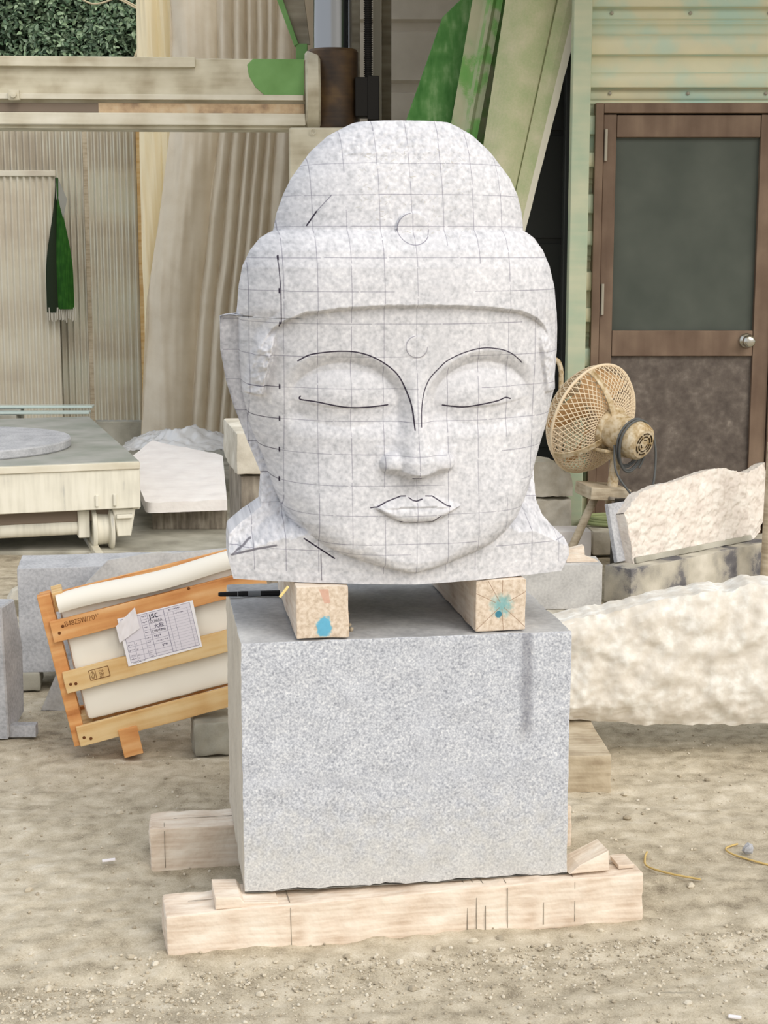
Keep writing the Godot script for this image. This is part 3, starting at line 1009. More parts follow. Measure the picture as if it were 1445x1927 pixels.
	for y in [1.735, 1.073]:
		var h := MB.new()
		h.lathe([Vector2(0, 0), Vector2(0.007, 0.0), Vector2(0.007, 0.135), Vector2(0, 0.135)], 10, T(0.048, y - 0.067, 0.048))
		stru("hinge", h, M.steel_grey, Vector3.ZERO, 0.0, d)
	var kb := MB.new()
	kb.lathe([Vector2(0, 0.0), Vector2(0.032, 0.0), Vector2(0.033, 0.006), Vector2(0.026, 0.012), Vector2(0.014, 0.018), Vector2(0.013, 0.03), Vector2(0.022, 0.038), Vector2(0.028, 0.05), Vector2(0.026, 0.062), Vector2(0.016, 0.068), Vector2(0, 0.068)], 24, Transform3D(Basis(Vector3.RIGHT, PI / 2), V(0.689, 0.892, 0.04)), true)
	stru("door_knob", kb, M.steel, Vector3.ZERO, 0.0, d)
	# curtain: pleated sheet hanging from a rail above the frame
	curtain()

func drape(left: Array, right: Array, folds: Array, z0: float, y0: float, y1: float, sd: int) -> MB:
	var nzf := noise(sd, 1.0, 2)
	var rows := []
	for r in 50:
		var y := lerpf(y0, y1, r / 49.0)
		var xl := lut1(left, y)
		var xr := lut1(right, y)
		var row := PackedVector3Array()
		for c in 260:
			var s := c / 259.0
			# folds: [where it starts, how many from there to the next, depth]
			var ph := 0.0
			var dep := 0.0
			for k in folds.size():
				var e: float = folds[k + 1][0] if k + 1 < folds.size() else 1.0
				var st: float = folds[k][0]
				if s >= st:
					var u := clampf((s - st) / (e - st), 0.0, 1.0)
					ph += folds[k][1] * u
					dep = lerpf(dep, folds[k][2], smoothstep(0.0, 0.1, s - st)) if k > 0 else folds[k][2]
			var q := absf(sin(PI * (ph + 0.10 * nzf.get_noise_2d(s * 3.0, y * 0.8))))
			var z := dep * (pow(q, 0.8) - 0.6) + 0.05 * nzf.get_noise_2d(s * 2.2, y * 0.7 + 20.0) + 0.012 * nzf.get_noise_2d(s * 9.0 + y, y * 1.5)
			row.append(V(lerpf(xl, xr, s), y + (0.025 * nzf.get_noise_1d(s * 6.0) if r == 0 else 0.0), z0 + z))
		rows.append(row)
	var m := MB.new()
	m.grid(rows)
	return m

func curtain() -> void:
	var t := thing("canvas_curtain", "beige canvas curtain hanging in deep folds beside the corrugated wall", "curtain")
	part("drape", drape([0.16, -1.475, 1.0, -1.415, 1.5, -1.33, 2.0, -1.255, 2.7, -1.24, 3.3, -1.23], [0.16, -0.72, 1.2, -0.60, 2.0, -0.53, 3.3, -0.52], [[0.0, 1.0, 0.10], [0.40, 2.0, 0.07], [0.62, 3.0, 0.055], [0.86, 1.0, 0.06]], -9.4, 0.17, 3.3, 31), M.curtain, t)
	var rl := MB.new()
	rl.tube([V(-1.9, 3.33, -9.42), V(-0.4, 3.33, -9.42)], 0.016, 10)
	part("rail", rl, M.steel_grey, t)
	solo("sun_tinted_curtain", "narrow curtain edge with painted yellowish sunlight behind the left side of the canvas curtain", "curtain", drape([0.16, -1.46, 3.3, -1.46], [0.16, -1.1, 3.3, -1.1], [[0.0, 1.0, 0.04], [0.35, 1.0, 0.05], [0.6, 1.0, 0.05]], -9.58, 0.17, 3.3, 33), M.curtain_lit)

# ---------- stone saw and gantry ----------
func machine() -> void:
	var t := thing("stone_saw", "big dusty stone saw with a horizontal arm, rusty sleeve and shiny column", "machine", V(-0.24, 0.0, -7.62))
	var A := Transform3D(Basis(Vector3.UP, deg_to_rad(3.6)), V(-0.125, 1.84, 0.12))
	part("arm_body", box(V(2.6, 0.185, 0.24), 0.006, T(-1.3, 0.225, -0.12)), M.machine, t).transform = A
	part("top_plate", box(V(1.9, 0.045, 0.03), 0.003, T(-1.455, 0.297, 0.013)), M.machine, t).transform = A
	part("guide_strip", box(V(2.58, 0.024, 0.02), 0.002, T(-1.3, 0.142, 0.012)), M.machine_pale, t).transform = A
	part("web", box(V(2.6, 0.09, 0.2), 0.003, T(-1.3, 0.10, -0.115)), M.machine, t).transform = A
	part("rust_channel", box(V(0.95, 0.045, 0.012), 0.002, T(-0.48, 0.094, -0.012)), M.rust_strip, t).transform = A
	part("dark_channel", box(V(1.65, 0.04, 0.012), 0.002, T(-1.78, 0.094, -0.012)), M.rail_dark, t).transform = A
	part("lower_flange", box(V(2.6, 0.055, 0.23), 0.005, T(-1.3, 0.044, -0.10)), M.machine_pale, t).transform = A
	part("bottom_edge", box(V(2.6, 0.018, 0.2), 0.003, T(-1.3, 0.01, -0.11)), M.machine, t).transform = A
	var gp := MB.new()
	gp.extr(PackedVector2Array(P2([0.0, 0.155, 0.0, 0.317, -0.235, 0.317, -0.262, 0.29, -0.255, 0.24, -0.225, 0.19, -0.185, 0.155])), 0.003, T(-0.005, 0, 0.0035), 0.001)
	part("paint_patch", gp, M.green_paint, t, "green paint patch").transform = A
	var br := MB.new()
	br.rbox(V(0.05, 0.045, 0.03), 0.003, T(-1.33, 0.145, 0.03))
	br.lathe([Vector2(0, 0.02), Vector2(0.014, 0.018), Vector2(0.014, 0)], 8, Transform3D(Basis(Vector3.RIGHT, PI / 2), V(-1.33, 0.145, 0.045)))
	part("bolt_bracket", br, M.machine, t).transform = A
	var fl := MB.new()
	fl.lathe([Vector2(0, -0.03), Vector2(0.185, -0.03), Vector2(0.197, -0.02), Vector2(0.197, 0.03), Vector2(0.185, 0.04), Vector2(0, 0.04)], 48, Transform3D(Basis(V(0, 0, 1), -PI / 2), V(0.03, 0.17, -0.12)))
	part("end_flange", fl, M.machine, t).transform = A
	# column
	var b := MB.new()
	b.rbox(V(0.36, 1.845, 0.5), 0.012, T(-0.02, 0.922, -0.05))
	part("base_casting", b, M.machine, t)
	var sl := MB.new()
	sl.lathe([Vector2(0.0, 1.845), Vector2(0.117, 1.845), Vector2(0.119, 1.86), Vector2(0.119, 2.20), Vector2(0.112, 2.212), Vector2(0.09, 2.212)], 40)
	part("sleeve", sl, M.rust_iron, t)
	var ch := MB.new()
	ch.lathe([Vector2(0.090, 2.2), Vector2(0.090, 4.2), Vector2(0, 4.2)], 48)
	part("polished_column", ch, M.chrome, t)
	var bk := MB.new()
	bk.rbox(V(0.10, 0.18, 0.12), 0.006, T(0.155, 1.99, 0.04))
	bk.rbox(V(0.055, 0.20, 0.07), 0.005, T(0.19, 1.985, 0.07))
	bk.rbox(V(0.03, 0.13, 0.05), 0.004, T(0.178, 1.85, 0.06))
	part("nut_block", bk, M.black_iron, t)
	var scw := MB.new()
	var pf := []
	var y := 2.05
	while y < 3.0:
		pf.append(Vector2(0.021, y)); pf.append(Vector2(0.021, y + 0.004)); pf.append(Vector2(0.016, y + 0.006)); pf.append(Vector2(0.016, y + 0.009))
		y += 0.010
	scw.lathe(pf, 12, T(0.166, 0, 0.03))
	part("lead_screw", scw, M.black_iron, t)
	var eye := MB.new()
	var ring := []
	for k in 16: ring.append(V(-0.085 + 0.013 * cos(TAU * k / 16.0), 1.825 + 0.013 * sin(TAU * k / 16.0), 0.215))
	eye.tube(ring, 0.003, 6, true)
	part("eye_bolt", eye, M.machine, t)
	# posts behind
	var k2 := 0
	for p in [[-0.148, 0.055, M.post_grey, "grey steel post close behind the screw of the machine column"], [-0.035, 0.04, M.steel_grey, "narrow pale steel post right of the lead screw"], [0.012, 0.05, M.post_grey, "rightmost grey steel post before the ribbed back wall"]]:
		var q := MB.new()
		q.extr(PackedVector2Array(P2([-p[1] / 2, -0.05, p[1] / 2, -0.05, p[1] / 2, -0.04, -p[1] / 2 + 0.01, -0.04, -p[1] / 2 + 0.01, 0.04, p[1] / 2, 0.04, p[1] / 2, 0.05, -p[1] / 2, 0.05])), 4.0, Transform3D(Basis(Vector3.RIGHT, -PI / 2), V(0, 4.0, 0)), 0.001)
		solo("steel_post", p[3], "post", q, p[2], V(p[0], 0, -8.06 - 0.05 * k2))
		k2 += 1
	var gb := thing("green_bracket", "slanted green and grey steel brace left of the shiny column", "brace", V(-0.43, 2.2, -7.8))
	var e := MB.new()
	e.extr(PackedVector2Array(P2([-0.07, 0.3, 0.02, 0.06, 0.075, 0.06, 0.045, 0.3])), 0.02, Transform3D(), 0.002)
	part("web_plate", e, M.post_grey, gb)
	var e2 := MB.new()
	e2.extr(PackedVector2Array(P2([-0.095, 0.3, 0.0, 0.05, 0.02, 0.06, -0.065, 0.3])), 0.05, T(0, 0, 0.02), 0.002)
	part("rim", e2, M.green_paint, gb)
	part("foot_plate", box(V(0.055, 0.10, 0.03), 0.003, T(0.035, 0.012, 0.0)), M.green_paint, gb)

	# saw table on rails
	var yw := deg_to_rad(17.0)
	t = thing("saw_table", "wheeled stone saw table with a grey top and pale drip-stained apron", "table", V(-1.043, 0.0, -6.624), yw)
	part("table_slab", box(V(2.2, 0.022, 1.86), 0.004, T(-1.1, 0.392, -0.93)), M.table_top, t)
	part("edge_strip", box(V(2.2, 0.03, 0.02), 0.003, T(-1.1, 0.385, 0.008)), M.machine_pale, t)
	part("apron", box(V(2.2, 0.175, 0.03), 0.004, T(-1.1, 0.288, -0.006)), M.table_pale, t)
	part("side_apron", box(V(0.03, 0.19, 1.84), 0.004, T(-0.015, 0.285, -0.94)), M.table_pale, t)
	for x in [-0.185, -0.11]:
		part("lug", box(V(0.014, 0.05, 0.014), 0.003, T(x, 0.24, 0.014)), M.table_pale, t)
	part("frame_beam", box(V(2.1, 0.06, 0.1), 0.004, T(-1.1, 0.17, -0.12)), M.rail_dark, t)
	var ax := MB.new()
	ax.tube([V(-2.1, 0.115, -0.1), V(-0.22, 0.115, -0.1)], 0.035, 20)
	part("axle", ax, M.table_pale, t)
	var wh := MB.new()
	var wx := Transform3D(Basis(V(0, 0, 1), -PI / 2), V(-0.155, 0.103, -0.1))
	wh.lathe([Vector2(0.0, -0.045), Vector2(0.095, -0.045), Vector2(0.098, -0.035), Vector2(0.095, -0.028), Vector2(0.073, -0.024), Vector2(0.070, 0.024), Vector2(0.095, 0.03), Vector2(0.098, 0.038), Vector2(0.095, 0.046), Vector2(0, 0.046)], 40, wx)
	part("wheel", wh, M.table_pale, t)
	part("bearing", box(V(0.05, 0.12, 0.09), 0.006, T(-0.235, 0.13, -0.1)), M.table_pale, t)
	var bx := MB.new()
	bx.extr(PackedVector2Array(P2([-0.028, 0.0, 0.03, 0.0, 0.052, 0.12, -0.045, 0.12])), 0.06, T(-0.07, 0.075, -0.02), 0.004)
	bx.rbox(V(0.07, 0.018, 0.03), 0.004, T(-0.068, 0.165, -0.01))
	part("rail_scraper", bx, M.table_pale, t)
	var rd := MB.new()
	rd.lathe([Vector2(0, 0), Vector2(0.50, 0), Vector2(0.505, 0.006), Vector2(0.505, 0.034), Vector2(0.50, 0.04), Vector2(0, 0.04)], 72)
	solo("round_slab", "thin round grey stone slab lying on the saw table", "stone", rd, M.granite_dark, V(-1.93, 0.404, -7.05))
	for k in 2:
		var x0: float = -1.205 - 0.03 * k
		var rl := MB.new()
		rl.rbox(V(0.034, 0.035, 1.9), 0.004, T(0, 0.0, -0.95))
		rl.rbox(V(0.06, 0.01, 1.9), 0.002, T(0, -0.014, -0.95))
		if k == 0: solo("floor_rail", "pale steel rail in the floor under the wheel of the saw table", "rail", rl, M.machine_pale, V(-1.183, 0.02, -6.42), yw)
	# glass strips behind the table
	var gl := [["upper", 0.398, -8.86], ["lower", 0.376, -8.75]]
	for k in 2:
		solo("glass_strip", "pale green glass strip behind the saw table, the " + ("farther" if k == 0 else "nearer") + " of two", "glass", box(V(1.3, 0.014, 0.09), 0.003), M.glass_strip, V(-2.3, gl[k][1] + 0.01, gl[k][2]), deg_to_rad(2.0), "glass strips behind the saw table")
		solo("strip_support", "low concrete block behind the saw table, holding the " + ("farther" if k == 0 else "nearer") + " glass strip", "block", box(V(0.3, gl[k][1] - 0.014, 0.08), 0.004, T(0, gl[k][1] / 2 - 0.007, 0)), M.concrete, V(-2.2, 0.014, gl[k][2]))

# ---------- green panels and the dark cabinet ----------
func sheet(bl: Vector3, br: Vector3, tl: Vector3, tr: Vector3, prof: Array, thick: float) -> MB:
	var m := MB.new()
	var nn := (br - bl).cross(tl - bl).normalized()
	var f := []
	for side in 2:
		var a := PackedVector3Array(); var b := PackedVector3Array()
		for p in prof:
			var o: Vector3 = nn * (p[1] - (thick if side == 1 else 0.0))
			a.append(bl.lerp(br, p[0]) + o); b.append(tl.lerp(tr, p[0]) + o)
		if side == 1:
			a.reverse(); b.reverse()
		f.append([a, b])
		for k in a.size() - 1:
			m.grid([PackedVector3Array([a[k], a[k + 1]]), PackedVector3Array([b[k], b[k + 1]])])
	var n: int = f[0][0].size()
	m.grid([PackedVector3Array([f[0][0][n - 1], f[1][0][0]]), PackedVector3Array([f[0][1][n - 1], f[1][1][0]])])
	m.grid([PackedVector3Array([f[1][0][n - 1], f[0][0][0]]), PackedVector3Array([f[1][1][n - 1], f[0][1][0]])])
	m.grid([f[0][1], PackedVector3Array(f[1][1]) if false else _rev(f[1][1])])
	return m

func _rev(a: PackedVector3Array) -> PackedVector3Array:
	var q := a.duplicate()
	q.reverse()
	return q

func leaning_panels() -> void:
	var o := Vector3.ZERO
	var ma := MB.new()
	ma.extr(PackedVector2Array(P2([-0.29, 0.015, -0.02, 0.015, 0.306, 1.866, 0.404, 2.405, 0.405, 2.42, 0.36, 2.41, 0.262, 2.318, 0.104, 1.878])), 0.02, Transform3D(), 0.002)
	solo("green_board", "deep green scuffed board with a cut top corner, leftmost of three leaning boards", "board", ma, M.panel_deep, V(0, 0, -7.31))
	var p2 := [[0.0, 0.0], [0.28, 0.0], [0.36, 0.004], [0.44, 0.02], [0.52, 0.024], [0.6, 0.014], [0.68, 0.02], [0.76, 0.022], [0.78, -0.005], [1.0, -0.05]]
	solo("faded_board", "mid green faded panel with a grey folded side, middle of three leaning boards", "board", sheet(V(-0.01, 0.02, -7.2), V(0.125, 0.02, -7.2), V(0.48, 2.9, -7.2), V(0.665, 2.9, -7.2), p2, 0.012), M.panel_mid)
	var p3 := []
	for k in 13:
		var s := k / 12.0
		p3.append([s * 0.72, 0.028 * sin(s * PI) + 0.006])
	p3.append_array([[0.735, -0.006], [0.75, 0.004], [0.90, 0.010], [1.0, 0.008]])
	var t := thing("pale_green_panel", "pale green dusty panel with a chipped whitish edge, rightmost leaning board", "board")
	part("face", sheet(V(0.184, 0.02, -7.05), V(0.287, 0.02, -7.05), V(0.605, 2.9, -7.05), V(0.955, 2.9, -7.05), p3, 0.012), M.panel_pale, t)
	var nzf := noise(6, 3.0, 3)
	var rows := []
	for side in [0, 1]:
		pass
	var A := PackedVector3Array(); var B := PackedVector3Array(); var D := PackedVector3Array()
	for k in 60:
		var f := k / 59.0
		var l := V(0.287, 0.02, -7.042).lerp(V(0.955, 2.9, -7.042), f)
		var ww := lerpf(0.008, 0.042, f) + nzf.get_noise_1d(f * 9.0) * 0.004
		A.append(l); B.append(l + V(ww, 0, 0.002)); D.append(l + V(ww, 0, -0.03))
	var m := MB.new()
	m.grid([B, A]); m.grid([D, B])
	part("edge", m, M.panel_edge, t, "chipped whitish edge of the panel")
	# dark cabinet behind
	t = thing("steel_cabinet", "dark steel cabinet standing between the leaning boards and the green post", "cabinet", V(0.70, 0.0, -7.5))
	part("body", box(V(0.36, 2.7, 0.3), 0.004, T(0, 1.35, 0.0)), M.dark_steel, t)
	for k in 4:
		part("door_panel", box(V(0.30, 0.46, 0.012), 0.003, T(-0.01, 0.6 + 0.485 * k + (0.0), 0.156)), M.dark_steel, t)
	part("corner_rod", box(V(0.012, 2.7, 0.02), 0.004, T(0.152, 1.35, 0.16)), M.steel_grey, t)
	# bent pipe behind the head
	var pp := MB.new()
	pp.tube(spline([V(0, 0, 0), V(0.004, 0.11, 0), V(0.02, 0.135, 0), V(0.045, 0.13, 0), V(0.06, 0.09, 0), V(0.062, 0.0, 0), V(0.062, -0.66, 0)], 6), 0.011, 10)
	solo("bent_pipe", "bent beige pipe handle just right of the stone head", "pipe", pp, M.fan_metal, V(0.712, 0.68, -6.85))

# ---------- granite block, timbers and head ----------
func pedestal_and_head() -> void:
	var w := V(cos(YARD), 0, -sin(YARD))
	var bk := V(-sin(YARD), 0, -cos(YARD))
	var sn := noise(9, 14.0, 3)
	# timbers under the block
	var y1 := deg_to_rad(10.65)
	var w1 := V(cos(y1), 0, -sin(y1)); var b1 := V(-sin(y1), 0, -cos(y1))
	var t := thing("timber_beam", "long pale timber with pencil marks lying on the dirt under the block's front", "timber", V(-0.405, 0, -2.739) + w1 * 0.465 + b1 * 0.054, y1)
	timber(t, V(0.93, 0.10, 0.108), T(0, 0.034, 0, 0, 0, 0.85), 3, [-0.231, 0.11, 0.128, 0.146, 0.262, 0.325, 0.19])
	var y2 := deg_to_rad(8.6)
	t = thing("timber_beam", "pale timber lying under the back of the granite block, showing at its left", "timber", V(-0.495, 0, -3.16) + V(cos(y2), 0, -sin(y2)) * 0.46 + V(-sin(y2), 0, -cos(y2)) * 0.05, y2)
	timber(t, V(0.92, 0.10, 0.10), T(0, 0.036, 0, 0, 0, 0.2), 4, [-0.43])
	# block
	var t2 := thing("granite_block", "big square grey granite block under the stone head", "block", V(-0.265, 0.09, -2.812) + w * 0.315 + bk * 0.26, YARD)
	var m := MB.new()
	m.rbox(V(0.63, 0.489, 0.52), 0.0025, T(0, 0.2445, 0), 63, 0.003, sn, "z+y+")
	var top := MB.new()
	top.rbox(V(0.63, 0.489, 0.52), 0.0025, T(0, 0.2445, 0), 63, 0.003, sn, "z+z-x+x-y-")
	var f := MB.new()
	f.rbox(V(0.63, 0.489, 0.52), 0.0025, T(0, 0.2445, 0), 63, 0.003, sn, "z-x+x-y+y-")
	for k in f.v.size():
		var v: Vector3 = f.v[k]
		f.u[k] = Vector2((v.x + 0.315) / 0.63, 1.0 - v.y / 0.489)
		if v.y < 0.03:   # broken lower edge
			f.v[k].y += (0.03 - v.y) / 0.03 * (0.003 + 0.004 * sn.get_noise_1d(v.x * 1.2 + 3.0) + 0.0015 * sn.get_noise_1d(v.x * 6.0))
	var W := 945
	var H := 733
	var im := cimg(W, H, [[nz(W, H, 61, 0.11, 2), 0.65], [nz(W, H, 62, 0.055, 3), 0.45], [nz(W, H, 63, 0.01, 3), 0.2]], [[0.0, [134, 138, 148]], [0.3, [170, 174, 184]], [0.55, [194, 198, 207]], [0.8, [216, 219, 225]], [1.0, [240, 241, 244]]], 0.35)
	var dust := C(206, 202, 191)
	var sl := noise(64, 0.02, 2)
	for yy in H:
		for xx in range(0, W):
			var a := 0.0
			var yv := float(yy) / H
			a = 0.45 * smoothstep(0.55, 1.0, yv + 0.12 * sl.get_noise_2d(xx, yy))
			var c := im.get_pixel(xx, yy)
			if a > 0.0: c = c.lerp(dust, a)
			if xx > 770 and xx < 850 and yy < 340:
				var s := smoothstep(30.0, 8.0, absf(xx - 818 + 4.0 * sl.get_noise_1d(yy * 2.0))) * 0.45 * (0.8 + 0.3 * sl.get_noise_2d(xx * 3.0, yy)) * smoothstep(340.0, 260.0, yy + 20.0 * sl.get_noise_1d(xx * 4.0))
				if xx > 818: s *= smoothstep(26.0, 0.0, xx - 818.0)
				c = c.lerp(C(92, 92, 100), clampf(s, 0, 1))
			im.set_pixel(xx, yy, c)
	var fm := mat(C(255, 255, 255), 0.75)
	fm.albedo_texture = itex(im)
	fm.texture_repeat = false
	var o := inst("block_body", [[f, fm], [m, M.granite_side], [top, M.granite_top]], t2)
	# packing wedges
	var wl := MB.new()
	wl.extr(PackedVector2Array(P2([0, 0, 0.118, 0.0, 0.118, 0.006, 0.054, 0.0100, 0.046, 0.021, 0.0, 0.024])), 0.09, T(0, 0, 0), 0.0015)
	solo("wedge", "thin wooden packing wedge under the block's left corner, on the front timber", "wedge", wl, M.timber, V(-0.315, 0.0785, -2.765), y1, "")
	var wr := MB.new()
	wr.extr(PackedVector2Array(P2([0, 0, 0.082, 0.0, 0.08, 0.041, 0.02, 0.016])), 0.065, T(0, 0, 0), 0.0015)
	solo("wedge", "thick wooden wedge pushed under the block's right corner", "wedge", wr, M.timber, V(0.362, 0.0945, -2.895), y1 + 0.05)
	solo("wood_offcut", "flat pale wood chip at the right end of the front timber", "wood", box(V(0.032, 0.008, 0.05), 0.001), M.timber, V(0.472, 0.098, -2.95), y1)
	# bearers under the head
	t = thing("bearer", "short square timber with a blue paint mark under the head's left side", "timber", V(-0.164, 0.5825, -2.838) + V(cos(0.147), 0, -sin(0.147)) * 0.049 + V(-sin(0.147), 0, -cos(0.147)) * 0.21, 0.147)
	bearer(t, 0, 71)
	t = thing("bearer", "short square timber with a green-blue paint mark and cracked end, under the head's right", "timber", V(0.172, 0.5825, -2.896) + V(cos(0.15), 0, -sin(0.15)) * 0.049 + V(-sin(0.17), 0, -cos(0.17)) * 0.21, 0.165)
	bearer(t, 1, 72)
	# head
	var hm := mat(C(255, 255, 255), 0.8)
	hm.albedo_texture = head_texture()
	hm.texture_repeat = false
	hm.heightmap_enabled = true
	hm.heightmap_texture = btex(512, 512, nz(512, 512, 44, 0.09, 3))
	hm.heightmap_scale = 0.05
	solo("carved_sculpture", "large unfinished carved pale granite head with closed eyes and a pencil grid", "sculpture", head_mesh(), hm, V(0.027, 0.684, -3.087), deg_to_rad(8.0))
	# marker pen
	t = thing("marker_pen", "black marker pen lying on the granite block at its left", "pen", V(-0.345, 0.5870, -3.19), deg_to_rad(6.0))
	var ax := Basis(V(0, 0, 1), -PI / 2)
	var c1 := MB.new(); c1.lathe([Vector2(0, 0), Vector2(0.0036, 0.0), Vector2(0.0048, 0.004), Vector2(0.0056, 0.04)], 16, Transform3D(ax, Vector3.ZERO))
	part("cap", c1, M.black, t)
	var c2 := MB.new(); c2.lathe([Vector2(0.0056, 0.041), Vector2(0.006, 0.05), Vector2(0.006, 0.13), Vector2(0.0045, 0.138), Vector2(0, 0.138)], 16, Transform3D(ax, Vector3.ZERO))
	part("barrel", c2, M.black, t)
	var c3 := MB.new(); c3.lathe([Vector2(0.0062, 0.062), Vector2(0.0062, 0.088)], 16, Transform3D(ax, Vector3.ZERO))
	part("label_band", c3, M.grey_label, t)
	solo("wood_splinter", "small pale yellow splinter stuck beside the left bearer", "splinter", box(V(0.005, 0.026, 0.004), 0.001, T(0, 0, 0, 0, 0, -38)), M.yellow_wood, V(-0.186, 0.668, -2.85))
	for k in 3:
		var r := MB.new()
		r.rock(V(0.010, 0.009, 0.010) * (1.0 - 0.1 * k), 200 + k)
		solo("stone_chip", ["small brown stone chip nearest the camera beside the left bearer on the block", "small brown stone chip behind the nearest one beside the left bearer", "small brown stone chip deep in the shade beside the left bearer"][k], "chip", r, M.timber_dusty, [V(-0.0615, 0.584, -2.90), V(-0.066, 0.584, -2.935), V(-0.071, 0.584, -3.03)][k], 0.0, "stone chips beside the left bearer")

func timber(t: Node3D, size: Vector3, xf: Transform3D, sd: int, marks: Array) -> void:
	var m := MB.new()
	m.rbox(size, 0.006, xf, 50, 0.006, noise(sd, 11.0, 3))
	part("wood", m, M.timber, t)
	var g := MB.new()
	for x in marks:
		g.rbox(V(0.0014, size.y * 0.82, 0.0008), 0.0002, xf * T(x, 0.004, size.z / 2 + 0.0008))
		g.rbox(V(0.0014, 0.0008, size.z * 0.8), 0.0002, xf * T(x, size.y / 2 + 0.0006, 0))
	g.rbox(V(size.x * 0.9, 0.0008, 0.0014), 0.0002, xf * T(0, size.y / 2 + 0.0006, -0.005))
	part("pencil_line", g, M.grey_wood, t)

func bearer(t: Node3D, kind: int, sd: int) -> void:
	var L := 0.44
	var m := MB.new()
	m.rbox(V(0.098, 0.099, L), 0.003, T(0, 0.0495, 0), 30, 0.002, noise(sd, 12.0, 2), "z+")
	var f := MB.new()
	f.rbox(V(0.098, 0.099, L), 0.003, T(0, 0.0495, 0), 30, 0.002, noise(sd, 12.0, 2), "z-x+x-y+y-")
	for k in f.v.size():
		f.u[k] = Vector2(f.v[k].x / 0.098 + 0.5, 1.0 - f.v[k].y / 0.099)
	var w := 256
	var im := cimg(w, w, [[nz(w, w, sd, 0.03, 4), 0.7], [nz(w, w, sd + 2, 0.1, 2), 0.2]], [[0.0, [176, 158, 138]], [0.5, [214, 198, 180]], [1.0, [236, 226, 214]]], 0.08)
	var nf := noise(sd + 5, 0.03, 3)
	for y in w:
		for x in w:
			var c := im.get_pixel(x, y)
			if kind == 0:
				var a := smoothstep(1.0, 0.72, Vector2((x - 138.0 - (140 - y) * 0.06) / (36.0 + (y - 150) * 0.12), (y - 196.0) / 58.0).length() + 0.25 * nf.get_noise_2d(x, y))
				c = c.lerp(C(86, 172, 212), a * 0.85)
				if absf(x - 138 - (y - 30) * 0.25) < 22 - (y - 20) * 0.12 and y > 14 and y < 84: c = c.lerp(C(206, 160, 142), 0.7)
			else:
				var d := Vector2(x - 132.0, y - 128.0)
				var a := smoothstep(1.0, 0.2, d.length() / 74.0 + 0.3 * nf.get_noise_2d(x, y))
				c = c.lerp(C(108, 170, 178), a * 0.75)
				if Vector2(x - 116.0, y - 172.0).length() < 17.0: c = c.lerp(C(36, 110, 138), 0.75)
				var an := atan2(d.y, d.x)
				for q in [-1.55, -0.5, 0.75, 1.5, 2.4, 3.6, 4.2]:
					var dd := absf(wrapf(an - q, -PI, PI)) * d.length()
					if dd < 1.6 and d.length() > 34 + 20 * sin(q * 7.0): c = c.lerp(C(150, 124, 104), 0.8)
			im.set_pixel(x, y, c)
	var fm := mat(C(255, 255, 255), 0.85)
	fm.albedo_texture = itex(im)
	fm.texture_repeat = false
	inst("wood", [[f, fm], [m, M.timber]], t)

